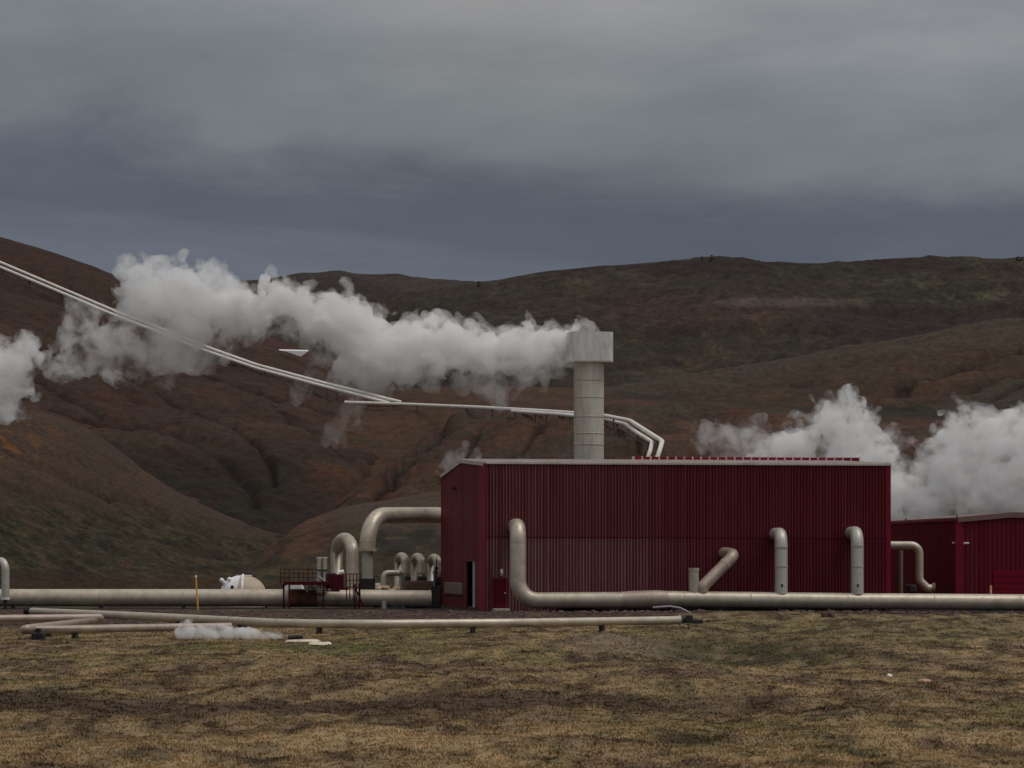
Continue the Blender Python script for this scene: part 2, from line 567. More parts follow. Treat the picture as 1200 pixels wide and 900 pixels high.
hill('far_hill', [(-200, 345), (250, 336), (330, 331), (370, 326), (400, 323), (430, 324), (480, 327), (530, 330), (560, 332), (640, 342), (800, 350)], 1750, 1250, 95, -100, 850, 420, 120,
     c_far, soil_mat('far_hill_soil', 0.22, 0.5, 1.0), 9, 120)
hill('right_hill', [(300, 420), (400, 398), (440, 378), (480, 357), (520, 344), (560, 334), (600, 326), (640, 319), (700, 312.5), (760, 308), (800, 305), (825, 303), (845, 305), (870, 311), (935, 316), (1000, 312), (1060, 304.5), (1130, 303.5), (1200, 302.5), (1350, 299), (1500, 297)],
     1300, 760, 40, 250, 1450, 800, 300, c_right_far, soil_mat('right_hill_soil', 0.6, 0.55, 0.8), 9, 90, rough_ridge=0.12)
hill('brown_slope', [(500, 490), (640, 475), (700, 463), (760, 452), (820, 443), (900, 425), (1000, 405), (1100, 389), (1200, 375), (1350, 352), (1500, 335)], 760, 480, 26, 480, 1450, 700, 240,
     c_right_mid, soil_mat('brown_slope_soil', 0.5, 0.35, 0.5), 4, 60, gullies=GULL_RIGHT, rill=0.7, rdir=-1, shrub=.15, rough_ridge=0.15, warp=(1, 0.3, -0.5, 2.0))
hill('left_hill', [(-400, 190), (-250, 215), (-100, 248), (0, 278), (60, 295), (110, 312), (140, 325), (200, 352), (270, 375), (330, 395), (400, 425), (450, 447), (500, 466), (560, 485), (640, 520), (720, 550)], 560, 255, 1.5, -520, 720, 900, 420,
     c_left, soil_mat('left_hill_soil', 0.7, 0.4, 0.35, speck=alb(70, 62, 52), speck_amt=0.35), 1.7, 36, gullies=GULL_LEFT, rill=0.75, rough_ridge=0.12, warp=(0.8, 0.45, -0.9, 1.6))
hill('valley_slope', [(350, 450), (420, 452), (470, 456), (500, 452), (600, 452), (720, 458), (830, 470), (930, 476), (1050, 482), (1250, 490), (1400, 490)], 480, 290, 3, 425, 1400, 500, 150,
     c_plain, soil_mat('valley_slope_soil', 0.7, 0.35, 0.4), 3.0, 40, rough_ridge=0.2)
hill('valley_hill', [(340, 690), (380, 645), (400, 622), (415, 602), (430, 582), (450, 560), (470, 538), (490, 512), (505, 497), (530, 483), (600, 476), (700, 474), (800, 477), (850, 482), (950, 490), (1100, 500), (1300, 508)], 380, 225, 1.0, 330, 1350, 700, 260,
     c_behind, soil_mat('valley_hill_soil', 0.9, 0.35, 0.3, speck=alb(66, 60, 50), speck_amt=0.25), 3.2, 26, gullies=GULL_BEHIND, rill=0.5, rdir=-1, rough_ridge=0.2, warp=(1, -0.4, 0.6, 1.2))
hill('mound', [(290, 690), (325, 650), (345, 622), (360, 609), (385, 600), (400, 595), (440, 588), (520, 574), (600, 566), (700, 565), (800, 580), (900, 620)], 262, 206, 0.4, 280, 900, 420, 150,
     c_mound, soil_mat('mound_soil', 1.6, 0.4, 0.15), 0.9, 9, rough_ridge=0.3)
hill('foothill', [(-350, 425), (-250, 440), (-100, 462), (0, 478), (40, 482), (70, 489), (110, 506), (140, 528), (165, 549), (205, 577), (260, 602), (300, 617), (380, 640), (420, 655), (480, 676), (560, 694)], 290, 200, 0.4, -400, 560, 700, 300,
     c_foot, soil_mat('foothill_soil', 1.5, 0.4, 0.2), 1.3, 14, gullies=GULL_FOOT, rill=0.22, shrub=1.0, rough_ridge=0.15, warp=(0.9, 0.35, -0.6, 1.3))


# ------------------------------------------------------------------ ground
def ground_z(x, y):
    fade = smooth(172, 150, y)
    calm = 1 - 0.85 * smooth(92, 104, y) * smooth(3, -2, x)
    fade = fade * calm
    z = 0.36 * fbm2(x / 7, y / 11, 3) * fade
    tus = fbm2(x / 0.7 + 31, y / 1.2, 3, 0.62)
    z = z + 0.13 * tus * smooth(165, 145, y) * calm
    z = z - 0.75 * np.exp(-((x - 6.9) / 2.6) ** 2 - ((y - 93) / 9) ** 2)
    z = z + 0.40 * np.exp(-((x - 3.6) / 2.0) ** 2 - ((y - 101) / 7) ** 2)
    z = z + 0.30 * np.exp(-((x - 16) / 9) ** 2 - ((y - 140) / 16) ** 2)
    z = z + 0.42 * np.exp(-((y - (168.75 + .128 * (x + 1.6))) / 0.75) ** 4) * smooth(2.2, 3.2, x) * smooth(21.6, 21, x)
    z = z + 0.25 * np.exp(-((y - 66) / 6) ** 2) * (0.4 + fbm2(x / 7, y / 30 + 5, 3))
    return z


G_TAN = alb(112, 96, 71); G_TAN2 = alb(92, 78, 56); G_BRN = alb(62, 49, 40); G_PUR = alb(72, 58, 52)
G_OLV = alb(78, 72, 44); G_GRN = alb(62, 66, 38); G_DRK = alb(44, 36, 28); G_SOIL = alb(50, 38, 32); G_STONE = alb(38, 29, 25)


def ground_c(x, y):
    c = np.broadcast_to(G_TAN2, x.shape + (3,)).copy()
    n = fbm2(x / 5, y / 13, 5, 0.6); n2 = fbm2(x / 1.1 + 31, y / 4.0, 4, 0.65); n3 = fbm2(x / 9 + 70, y / 26 + 4, 4, 0.55); n4 = fbm2(x / 2.4 - 40, y / 6.0, 4, 0.6)
    n5 = fbm2(x / 0.8 + 11, y / 3.2 - 7, 4, 0.64)
    c = mixc(c, G_TAN, smooth(-0.05, 0.28, n2) * 0.8)
    c = mixc(c, G_OLV, smooth(0.02, 0.25, n3 + .5 * n5) * 0.6)
    c = mixc(c, G_PUR, smooth(0.08, 0.3, n) * 0.45)
    c = mixc(c, G_BRN, smooth(0.08, 0.3, n4) * 0.7)
    c = mixc(c, G_DRK, smooth(0.16, 0.36, -n2) * 0.75)
    c = mixc(c, alb(44, 32, 21), smooth(0.05, 0.30, n5 + .3 * n4) * 0.72)
    c = mixc(c, alb(122, 106, 78), smooth(0.14, 0.4, -n5) * 0.45)
    # darker heath bands across the meadow
    b = np.exp(-((y - (57 + 1.2 * np.sin(x / 3.0) + 5 * n)) / 2.6) ** 2) * smooth(10, -1, x)
    c = mixc(c, alb(54, 42, 34), np.clip(b * 1.1, 0, 0.9))
    b = np.exp(-((y - (74 + 8 * n)) / 6) ** 2) * np.exp(-((x + 0) / 6) ** 2)
    c = mixc(c, alb(70, 56, 50), b * 0.8 * smooth(-0.2, 0.15, n4))
    c = mixc(c, alb(122, 104, 78), smooth(52, 44, y + 10 * n) * smooth(-0.15, 0.2, n2) * 0.6)
    # mossy hollow, pale bank
    h = np.exp(-((x - 7.2) / 3.2) ** 2 - ((y - 97) / 11) ** 2)
    c = mixc(c, alb(36, 36, 19), np.clip(h * 1.4, 0, 0.92) * smooth(-0.4, 0.05, n2))
    h = np.exp(-((x - 3.7) / 1.9) ** 2 - ((y - 99) / 7) ** 2)
    c = mixc(c, alb(92, 80, 68), h * 0.8)
    bl = seg_dist(x, y / 6, [(-3, 70 / 6), (2.6, 74 / 6), (5.5, 82 / 6), (9, 92 / 6)])
    c = mixc(c, alb(116, 102, 74), np.exp(-(bl / .32) ** 2) * smooth(-.25, .1, n2) * 0.75)
    c = mixc(c, alb(50, 38, 28), np.exp(-((bl - .75) / .35) ** 2) * smooth(-.15, .2, n4) * 0.6)
    # far right, olive and dark patches up to the pipe
    f = smooth(95, 118, y) * smooth(4, 8, x)
    c = mixc(c, alb(80, 70, 48), f * 0.5)
    c = mixc(c, alb(48, 41, 28), f * smooth(-0.05, 0.2, n4 + .6 * n5) * 0.85)
    c = mixc(c, alb(56, 40, 33), f * smooth(128, 142, y) * smooth(0.0, 0.2, n5) * 0.8)
    # green edge by the steam outlet
    h = np.exp(-((y - 97) / 5) ** 2) * smooth(1.5, -1, np.abs(x + 8.0) - 3.6)
    c = mixc(c, alb(66, 70, 36), h * 0.8 * smooth(-0.25, 0.15, n2))
    # bare soil near the works
    edge = np.where(x > 0, np.interp(x, [0, 7, 8.5, 60], [129, 129, 151, 152]), 128) + 8 * n
    s = smooth(-5, 3, y - edge)
    c = mixc(c, G_SOIL, s)
    c = mixc(c, G_STONE, s * smooth(-0.05, 0.2, n2))
    c = mixc(c, alb(70, 55, 48), s * smooth(0.12, 0.35, -n4) * 0.8)
    pipe_shade = np.exp(-((y - np.where(x > 1.6, 167.6 + .128 * (x + 1.6), 180.5)) / 3.4) ** 4)  # dark soil under the pipes, blackened to paint in their shade
    c = mixc(c, alb(26, 22, 20), pipe_shade * 0.9)
    c = mixc(c, alb(20, 17, 15), np.exp(-((y - 162.5) / 9.5) ** 6) * smooth(7, 10, x) * smooth(40, 28, x) * 0.92)  # black gap along the steam main, shade painted into the ground colour
    c = mixc(c, G_GRN * 0.8, s * smooth(-4, -12, x) * smooth(0.0, 0.3, n) * 0.6)
    return c


def axis_pts(a, b, step, lo, hi, ratio=1.25):
    core = list(np.arange(a, b + 1e-6, step))
    d = step; p = core[0]; left = []
    while p > lo:
        d *= ratio; p -= d; left.append(p)
    d = step; p = core[-1]; right = []
    while p < hi:
        d *= ratio; p += d; right.append(p)
    return np.array(left[::-1] + core + right)


gx = axis_pts(-28, 28, 0.16, -4000, 4000)
gy = axis_pts(36, 174, 0.29, -600, 4500)
GX, GY = np.meshgrid(gx, gy)
GZ = ground_z(GX, GY)
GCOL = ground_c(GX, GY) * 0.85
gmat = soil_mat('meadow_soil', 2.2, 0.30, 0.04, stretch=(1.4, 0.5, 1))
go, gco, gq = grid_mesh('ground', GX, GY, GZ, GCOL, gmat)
go['kind'] = 'structure'


def gz(x, y):
    return float(ground_z(np.array([float(x)]), np.array([float(y)]))[0])


# dry grass blades standing on the meadow (nobody could count them)
def build_grass():
    n = 190000
    u = RNG.random(n)
    y = 1.0 / (1 / 38.0 + u * (1 / 140.0 - 1 / 38.0))     # denser close by
    x = (RNG.random(n) - 0.5) * 0.40 * y
    dens = fbm2(x / 1.1 + 31, y / 4.0, 3, 0.65) + 0.5 * fbm2(x / 5, y / 13, 3)
    edge_ = np.where(x > 0, np.interp(x, [0, 7, 8.5, 60], [127, 127, 150, 150]), 126)
    keep = (y < edge_) & (RNG.random(n) < np.clip(0.75 + 1.2 * dens, 0.35, 1))
    x, y = x[keep], y[keep]
    m = len(x)
    z = ground_z(x, y) - 0.02
    base_c = ground_c(x, y) * 0.84
    B = 5
    hgt = (0.015 + 0.045 * RNG.random((m, B)) ** 1.8) * (0.75 + y / 140)[:, None]
    ang = RNG.random((m, B)) * 2 * PI
    off = RNG.normal(size=(m, B, 2)) * 0.05
    lean = 0.5 + 0.7 * RNG.random((m, B))
    wid = 0.006 + 0.0001 * y[:, None] + 0.004 * RNG.random((m, B))
    bx = x[:, None] + off[..., 0]; by = y[:, None] + off[..., 1]; bz = np.broadcast_to(z[:, None], bx.shape)
    tx = bx + np.cos(ang) * hgt * lean; ty = by + np.sin(ang) * hgt * lean; tz = bz + hgt
    px_, py_ = -np.sin(ang) * wid, np.cos(ang) * wid
    # keep the blade's width across the view as often as along it
    v0 = np.stack([bx - wid, by - py_ * .3, bz], -1); v1 = np.stack([bx + wid, by + py_ * .3, bz], -1); v2 = np.stack([tx, ty, tz], -1)
    co = np.stack([v0, v1, v2], 2).reshape(-1, 3).astype('f')
    nt_ = len(co) // 3
    me = bpy.data.meshes.new('dry_grass')
    me.vertices.add(len(co)); me.vertices.foreach_set('co', co.ravel())
    me.loops.add(len(co)); me.loops.foreach_set('vertex_index', np.arange(len(co)))
    me.polygons.add(nt_)
    me.polygons.foreach_set('loop_start', np.arange(nt_) * 3); me.polygons.foreach_set('loop_total', np.full(nt_, 3))
    me.update(calc_edges=True)
    tint = (0.84 + 0.32 * RNG.random((m, B, 1))) * np.ones((1, 1, 3))
    cc = np.clip(base_c[:, None, :] * tint * np.array([1.32, 1.29, 1.24]), 0, 0.6)
    cc = np.repeat(cc.reshape(-1, 3), 3, 0)
    at = me.attributes.new('soil', 'FLOAT_COLOR', 'POINT')
    at.data.foreach_set('color', np.concatenate([cc, np.ones((len(cc), 1))], 1).astype('f').ravel())
    mt, nt, b = new_mat('grass_blade')
    a = N(nt, 'ShaderNodeAttribute', attribute_name='soil')
    nt.links.new(a.outputs['Color'], b.inputs['Base Color'])
    b.inputs['Roughness'].default_value = 0.8; b.inputs['Specular IOR Level'].default_value = 0.2
    me.materials.append(mt)
    o = bpy.data.objects.new('dry_grass', me); COL.objects.link(o)
    tag(o, 'short dry tan and brown grass over the foreground meadow', 'grass', kind='stuff')


build_grass()


def rock_verts(r, sq=(1, 1, 0.6)):
    bm = bmesh.new()
    bmesh.ops.create_icosphere(bm, subdivisions=1, radius=1)
    sd = random.random() * 50
    M = Matrix.Rotation(random.random() * 6.28, 4, 'Z') @ Matrix.Diagonal((r * sq[0], r * sq[1], r * sq[2], 1))
    vs = []
    for v in bm.verts:
        k = 1 + 0.35 * math.sin(v.co.x * 3.1 + sd) * math.cos(v.co.y * 2.7 + sd * 1.7) + random.uniform(-.12, .12)
        vs.append(M @ (v.co * k))
    bm.verts.index_update()
    fs = [[v.index for v in f.verts] for f in bm.faces]
    bm.free()
    return vs, fs


M_ROCK = surf('lava_stone', alb(60, 46, 39), 0.95, var=0.5, scale=1.5, stain=alb(38, 30, 27), stain_amt=0.7)
mb = MB()
for i in range(2600):
    y = random.uniform(131, 168); x = random.uniform(-0.19, 0.05) * y
    if random.random() < 0.25: x = random.uniform(0.03, 0.19) * y; y = random.uniform(156, 166)
    r = random.choice((0.05, 0.07, 0.09, 0.12, 0.16)) * random.uniform(.7, 1.3)
    vs, fs = rock_verts(r)
    z = gz(x, y)
    mb.add([(v[0] + x, v[1] + y, v[2] + z) for v in vs], fs)
tag(mb.build('loose_stones', M_ROCK), 'rough brown stones scattered on the bare bank by the pipes', 'stones', kind='stuff')

# ------------------------------------------------------------------ paints and metals
M_PIPE = surf('pipe_cladding', alb(132, 124, 112), 0.46, metal=0.42, var=0.16, scale=2.5, stain=alb(96, 82, 66), stain_amt=0.55, stain_scale=0.8, spec=0.4)
M_PIPE_PINK = surf('weathered_pipe', alb(118, 106, 97), 0.52, metal=0.35, var=0.16, scale=2.0, stain=alb(84, 68, 56), stain_amt=0.6, stain_scale=0.7)
M_PIPE_COOL = surf('zinc_pipe', alb(130, 128, 120), 0.48, metal=0.35, var=0.14, scale=2.0, stain=alb(96, 90, 78), stain_amt=0.5, stain_scale=1.0)
M_WHITEPIPE = surf('pale_pipe', alb(158, 154, 147), 0.5, var=0.1, scale=1.0, stain=alb(120, 110, 98), stain_amt=0.4, stain_scale=0.3)
M_RUST = surf('rusted_cladding', alb(76, 49, 32), 0.85, var=0.5, scale=2.2, stain=alb(44, 32, 24), stain_amt=0.8, stain_scale=1.5)
M_DARK = surf('dark_iron', (0.026, 0.023, 0.021), 0.7, var=0.4, scale=4)
M_BLACK = surf('black_rubber', (0.008, 0.008, 0.009), 0.7, var=0.3, scale=3)
M_REDSTEEL = surf('red_steel', alb(50, 7, 15), 0.6, spec=.15, var=0.3, scale=3, stain=alb(40, 18, 18), stain_amt=0.5)
M_REDTRIM = surf('red_trim', alb(84, 4, 22), 0.5, spec=.2, var=0.18, scale=1.2, stain=alb(90, 48, 54), stain_amt=0.25)
M_REDDOOR = surf('red_door', alb(56, 1, 11), 0.5, spec=.2, var=0.2, scale=2)
M_REDBRIGHT = surf('bright_red_panel', alb(78, 0, 18), 0.5, spec=.2, var=0.12, scale=1.5)
M_ROOF = surf('pale_roof', alb(132, 124, 120), 0.65, metal=0.1, var=0.18, scale=1.0, stain=alb(104, 90, 84), stain_amt=0.6, stain_scale=0.6)
M_CONC = surf('stack_concrete', alb(138, 137, 135), 0.85, var=0.2, scale=2.5, stain=alb(112, 111, 110), stain_amt=0.5, stain_scale=1.3, stretch=(1, 1, 0.35))
M_SHAFT = surf('stack_steel', alb(134, 131, 122), 0.55, metal=0.15, var=0.12, scale=1.6, stain=alb(98, 95, 86), stain_amt=0.6, stain_scale=1.1, stretch=(2.2, 2.2, 0.35))
M_SEAM = surf('seam_steel', alb(122, 116, 104), 0.6, var=0.2, scale=3)
M_WHITE = surf('white_paint', alb(176, 174, 168), 0.5, var=0.12, scale=2, stain=alb(120, 108, 94), stain_amt=0.4)
M_BEIGE = surf('beige_tank', alb(132, 121, 106), 0.6, var=0.18, scale=2.2, stain=alb(96, 80, 64), stain_amt=0.5)
M_YEL = surf('yellow_marker', alb(176, 122, 30), 0.6, var=0.15, scale=6)
M_PEACH = surf('peach_marker', alb(176, 128, 84), 0.6, var=0.15, scale=6)
M_LIGHTGREY = surf('grey_leaf', alb(108, 106, 108), 0.5, var=0.1, scale=2)
M_LOUVRE = surf('louvre_metal', alb(98, 88, 76), 0.6, var=0.2, scale=3)
M_GREENMACH = surf('green_machine', alb(32, 48, 42), 0.6, var=0.4, scale=5)
M_BROWNBOX = surf('brown_casing', alb(78, 58, 43), 0.75, var=0.35, scale=2, stain=alb(54, 40, 30), stain_amt=0.6)
M_SILICA = surf('silica_crust', alb(150, 140, 124), 0.9, var=0.2, scale=3)
M_TEAL = surf('teal_steel', alb(70, 92, 98), 0.5, var=0.2, scale=3)
M_STONE_STEP = surf('pale_step', alb(140, 128, 114), 0.9, var=0.25, scale=5)


def cladding_mat(name, faded, axis='X', pitch=0.19, base=(60, 2, 14), fade_in=(15.0, 6.0), floor=0.30):
    """red steel sheets; each sheet faded by its own amount (varies along the wall only), with old panels low on the left more bleached"""
    m, nt, b = new_mat(name)
    L = nt.links.new
    tc = N(nt, 'ShaderNodeTexCoord')
    sp = N(nt, 'ShaderNodeSeparateXYZ'); L(tc.outputs['Object'], sp.inputs[0])
    rib = N(nt, 'ShaderNodeMath', operation='MULTIPLY'); L(sp.outputs[axis], rib.inputs[0]); rib.inputs[1].default_value = 1 / pitch
    fl = N(nt, 'ShaderNodeMath', operation='FLOOR'); L(rib.outputs[0], fl.inputs[0])
    wn = N(nt, 'ShaderNodeTexWhiteNoise', noise_dimensions='1D'); L(fl.outputs[0], wn.inputs['W'])
    n1 = N(nt, 'ShaderNodeTexNoise', noise_dimensions='1D'); n1.inputs['Scale'].default_value = 0.5; n1.inputs['Detail'].default_value = 5; n1.inputs['Roughness'].default_value = 0.7
    L(sp.outputs[axis], n1.inputs['W'])
    n2 = N(nt, 'ShaderNodeTexNoise'); n2.inputs['Scale'].default_value = 1.0; n2.inputs['Detail'].default_value = 6; n2.inputs['Roughness'].default_value = 0.7
    mp = N(nt, 'ShaderNodeMapping'); mp.inputs['Scale'].default_value = (1.6, 1.6, 0.22)
    L(tc.outputs['Object'], mp.inputs['Vector']); L(mp.outputs[0], n2.inputs['Vector'])
    # weathering: strongest about 3-7 m from the left corner, gone towards the right
    xr = N(nt, 'ShaderNodeMapRange', interpolation_type='SMOOTHSTEP'); L(sp.outputs[axis], xr.inputs[0])
    xr.inputs[1].default_value = fade_in[0]; xr.inputs[2].default_value = fade_in[1]; xr.inputs[3].default_value = floor; xr.inputs[4].default_value = faded
    s1 = N(nt, 'ShaderNodeMath', operation='MULTIPLY_ADD'); L(n1.outputs['Fac'], s1.inputs[0]); s1.inputs[1].default_value = 0.9; s1.inputs[2].default_value = 0.15
    s2 = N(nt, 'ShaderNodeMath', operation='MULTIPLY_ADD'); L(n2.outputs['Fac'], s2.inputs[0]); s2.inputs[1].default_value = 1.0; s2.inputs[2].default_value = 0.2
    s3 = N(nt, 'ShaderNodeMath', operation='MULTIPLY'); L(s1.outputs[0], s3.inputs[0]); L(s2.outputs[0], s3.inputs[1])
    s4 = N(nt, 'ShaderNodeMath', operation='MULTIPLY_ADD'); L(wn.outputs['Value'], s4.inputs[0]); s4.inputs[1].default_value = 0.7; s4.inputs[2].default_value = 0.65
    s5 = N(nt, 'ShaderNodeMath', operation='MULTIPLY'); L(s3.outputs[0], s5.inputs[0]); L(s4.outputs[0], s5.inputs[1])
    fac = N(nt, 'ShaderNodeMath', operation='MULTIPLY', use_clamp=True); L(s5.outputs[0], fac.inputs[0]); L(xr.outputs[0], fac.inputs[1])
    frc = N(nt, 'ShaderNodeMath', operation='FRACT'); L(rib.outputs[0], frc.inputs[0])
    crest = N(nt, 'ShaderNodeMapRange'); L(frc.outputs[0], crest.inputs[0]); crest.inputs[1].default_value = .50; crest.inputs[2].default_value = .56; crest.inputs[3].default_value = .55; crest.inputs[4].default_value = 1.15
    f2 = N(nt, 'ShaderNodeMath', operation='MULTIPLY', use_clamp=True); L(fac.outputs[0], f2.inputs[0]); L(crest.outputs[0], f2.inputs[1])
    mx = N(nt, 'ShaderNodeMix', data_type='RGBA'); L(f2.outputs[0], mx.inputs['Factor'])
    mx.inputs['A'].default_value = rgba(alb(*base)); mx.inputs['B'].default_value = rgba(alb(95, 74, 72))
    L(mx.outputs['Result'], b.inputs['Base Color'])
    b.inputs['Roughness'].default_value = 0.5
    b.inputs['Specular IOR Level'].default_value = 0.12
    return m


# ------------------------------------------------------------------ power house
TH = math.radians(7.3)
AX, AY = (568 - 600) * 170 / F, 170.0
CO, SI = math.cos(TH), math.sin(TH)


def wall_x(px, A=(AX, AY)):
    k = (px - 600) / F
    return (k * A[1] - A[0]) / (CO - k * SI)


def wall_y(px, A=(AX, AY)):
    k = (px - 600) / F
    return (A[0] - k * A[1]) / (SI + k * CO)


def wz(px, py, A=(AX, AY)):                       # height on the front wall under a pixel
    return EYE + (HZ - py) * (A[1] + wall_x(px, A) * SI) / F


def ez(px, py, A=(AX, AY)):
    return EYE + (HZ - py) * (A[1] + wall_y(px, A) * CO) / F


W1 = wall_x(1043); D1 = wall_y(518)
H1 = EYE + (HZ - 542.6) * 170 / F
HR = EYE + (HZ - 539.6) * (170 + D1 / 2 * CO) / F


def W(lx, ly, z):                                  # power-house frame -> world
    return Vector((AX + lx * CO - ly * SI, AY + lx * SI + ly * CO, z))


def corrugated(x0, x1, z0, z1, pitch, depth, ztop=None):
    """trapezoid ribs along x facing -y; ztop(x) overrides the top"""
    mb = MB()
    xs, ys = [], []
    x = x0
    while x < x1 - 1e-6:
        for t, d in ((0.0, 0), (0.42, 0), (0.55, 1), (0.87, 1)):
            xx = x + t * pitch
            if xx <= x1: xs.append(xx); ys.append(-depth * d)
        x += pitch
    xs.append(x1); ys.append(0)
    vs = []
    for x, y in zip(xs, ys):
        vs.append((x, y, z0)); vs.append((x, y, ztop(x) if ztop else z1))
    fs = [(2 * i, 2 * i + 2, 2 * i + 3, 2 * i + 1) for i in range(len(xs) - 1)]
    return mb.add(vs, fs)


ph = thing('power_house', 'long dark red corrugated hall with faded panels, in front of the tall chimney', 'building', (AX, AY, 0), TH)
zs = wz(800, 630)                                  # seam between lower and upper sheets
corrugated(0.0, W1, zs + 0.001, H1, 0.19, 0.055).build('wall', cladding_mat('upper_cladding', 0.75), ph)
dx0, dx1 = wall_x(577), wall_x(593.5); dz1 = wz(585, 680)
lo = corrugated(0.0, W1, 0.0, zs + 0.03, 0.19, 0.055)
lo.v = [(v[0], v[1] + 0.012, v[2]) for v in lo.v]
low = lo.build('lower_wall', cladding_mat('lower_cladding', 1.45), ph)
low['label'] = 'more bleached lower row of wall sheets'
MB().box((W1 / 2, -0.062, zs + .01), (W1 - .3, 0.012, 0.05)).build('seam_strip', M_REDDOOR, ph)
# gable end (left), split round the door opening
M_END = cladding_mat('end_cladding', 0.55, 'Y', 0.98, (64, 2, 15), (60.0, 40.0), 0.55)
ey0, ey1 = wall_y(558.3), wall_y(547.5); ezt = ez(553, 657)


def gable(y):
    return H1 + (HR - H1) * (1 - abs(y - D1 / 2) / (D1 / 2))


def end_sheet(y0, y1, z0, z1=None):
    m_ = corrugated(y0, y1, z0, z1 or 0, 0.40, 0.035, None if z1 else gable)
    m_.v = [(v[1], v[0], v[2]) for v in m_.v]      # x<->y: faces -x
    m_.f = [f[::-1] for f in m_.f]
    return m_


me_ = MB()
for a in (end_sheet(0.0, ey0, 0), end_sheet(ey1, D1 / 2, 0), end_sheet(D1 / 2, D1, 0), end_sheet(ey0, ey1, ezt)):
    me_.add(a.v, a.f)
me_.build('end_wall', M_END, ph)
# right end and back, plain sheets
b_ = MB().box((W1 - 0.03, D1 / 2, H1 / 2), (0.05, D1 - 0.2, H1 - 0.05)).box((W1 / 2, D1 - 0.03, H1 / 2), (W1 - 0.2, 0.05, H1 - 0.05))
b_.add([(W1 - .02, .05, H1 - .03), (W1 - .02, D1 - .05, H1 - .03), (W1 - .02, D1 / 2, HR - .02)], [(0, 1, 2)])
b_.build('back_wall', M_END, ph)
# plinth
MB().box((W1 / 2, D1 / 2 + .03, 0.08), (W1 - 0.04, D1 - 0.04, 0.16)).build('plinth', M_DARK, ph)
# roof: two low slopes with a thin edge
ov = 0.10
t_ = 0.07
rf = MB()
for (y0, z0, y1, z1) in ((-ov, H1 - ov * (HR - H1) / (D1 / 2), D1 / 2, HR), (D1 / 2, HR, D1 + ov, H1 - ov * (HR - H1) / (D1 / 2))):
    n_ = 64
    vs = []
    for (x) in (-0.06, W1 + 0.06):
        vs += [(x, y0, z0 + 0.02), (x, y1, z1 + 0.02), (x, y1, z1 + 0.02 + t_), (x, y0, z0 + 0.02 + t_)]
    rf.add(vs, [(0, 1, 2, 3), (4, 7, 6, 5), (0, 4, 5, 1), (3, 2, 6, 7), (0, 3, 7, 4), (1, 5, 6, 2)])
roof = rf.build('roof', M_ROOF, ph)
# roof sheet ribs (pattern of the roof)
rr = MB()
sl = (HR - H1) / (D1 / 2)
nrib = int(W1 / 0.3)
for i in range(nrib):
    x = 0.1 + i * (W1 - 0.2) / (nrib - 1)
    rr.add([(x - .02, -.08, H1 + t_ + .02), (x + .02, -.08, H1 + t_ + .02), (x + .02, D1 / 2, HR + t_ + .02), (x - .02, D1 / 2, HR + t_ + .02),
            (x - .012, -.08, H1 + t_ + .05), (x + .012, -.08, H1 + t_ + .05), (x + .012, D1 / 2, HR + t_ + .05), (x - .012, D1 / 2, HR + t_ + .05)],
           [(4, 5, 6, 7), (0, 1, 5, 4), (0, 4, 7, 3), (1, 2, 6, 5)])
rr.build('roof_ribbing', M_ROOF, ph)
# eave flashing (pale strip along the front) and red ridge vent with pale joints
MB().box((W1 / 2, -0.10, H1 + 0.0), (W1 + 0.14, 0.05, 0.12), bev=0.012).build('eave_flashing', M_ROOF, ph)
fl_ = MB()
vs = []
for (y, zz) in ((0, H1), (D1 / 2, HR), (D1, H1)):
    vs += [(-0.075, y, zz - 0.16), (-0.105, y, zz - 0.16), (-0.105, y, zz + 0.06), (-0.075, y, zz + 0.06)]
fs = []
for i in range(2):
    for k in range(4):
        k2 = (k + 1) % 4
        fs.append((i * 4 + k, i * 4 + k2, i * 4 + 4 + k2, i * 4 + 4 + k))
fl_.add(vs, fs); fl_.add(vs[:4], [(3, 2, 1, 0)]); fl_.add(vs[8:], [(0, 1, 2, 3)])
fl_.build('gable_flashing', M_ROOF, ph)
kx = lambda px: ((px - 600) / F * (170 + D1 / 2 * CO) - (AX - D1 / 2 * SI)) / CO   # ridge line, px -> local x
rx0 = wall_x(742) * 1.05; rx0 = (lambda k: (k * (AY + D1 / 2 * CO) - (AX - D1 / 2 * SI)) / (CO - k * SI))((742 - 600) / F)
rx1 = (lambda k: (k * (AY + D1 / 2 * CO) - (AX - D1 / 2 * SI)) / (CO - k * SI))((1006 - 600) / F)
MB().box(((rx0 + rx1) / 2, D1 / 2, HR + 0.17), (rx1 - rx0, 0.5, 0.22), bev=0.02).build('ridge_vent', M_REDTRIM, ph)
for i in range(28):
    x = rx0 + (rx1 - rx0) * i / 27
    MB().box((x, D1 / 2, HR + 0.17), (0.09, 0.53, 0.26)).build('vent_joint', M_ROOF, ph)
# corner trims
for (lx, ly, dx, dy) in ((-0.02, 0.12, 0.10, 0.0), (W1 - 0.10, -0.05, 0.24, 0.03)):
    pass
MB().box((0.02, -0.03, H1 / 2), (0.16, 0.06, H1 - 0.02), bev=0.012).box((-0.05, 1.5 * 0.55, H1 / 2), (0.05, wall_y(561.0) + 0.2, H1 - 0.02)).build('corner_trim', M_REDTRIM, ph)
MB().box((W1 - 0.09, -0.035, H1 / 2 - .02), (0.26, 0.05, H1 - 0.05), bev=0.012).box((W1 + 0.02, 0.14, H1 / 2 - .02), (0.05, 0.3, H1 - 0.05)).build('corner_trim', M_REDTRIM, ph)
MB().box((-0.05, D1 - .12, H1 / 2), (0.04, 0.28, H1 - 0.08)).build('corner_trim', M_REDTRIM, ph)
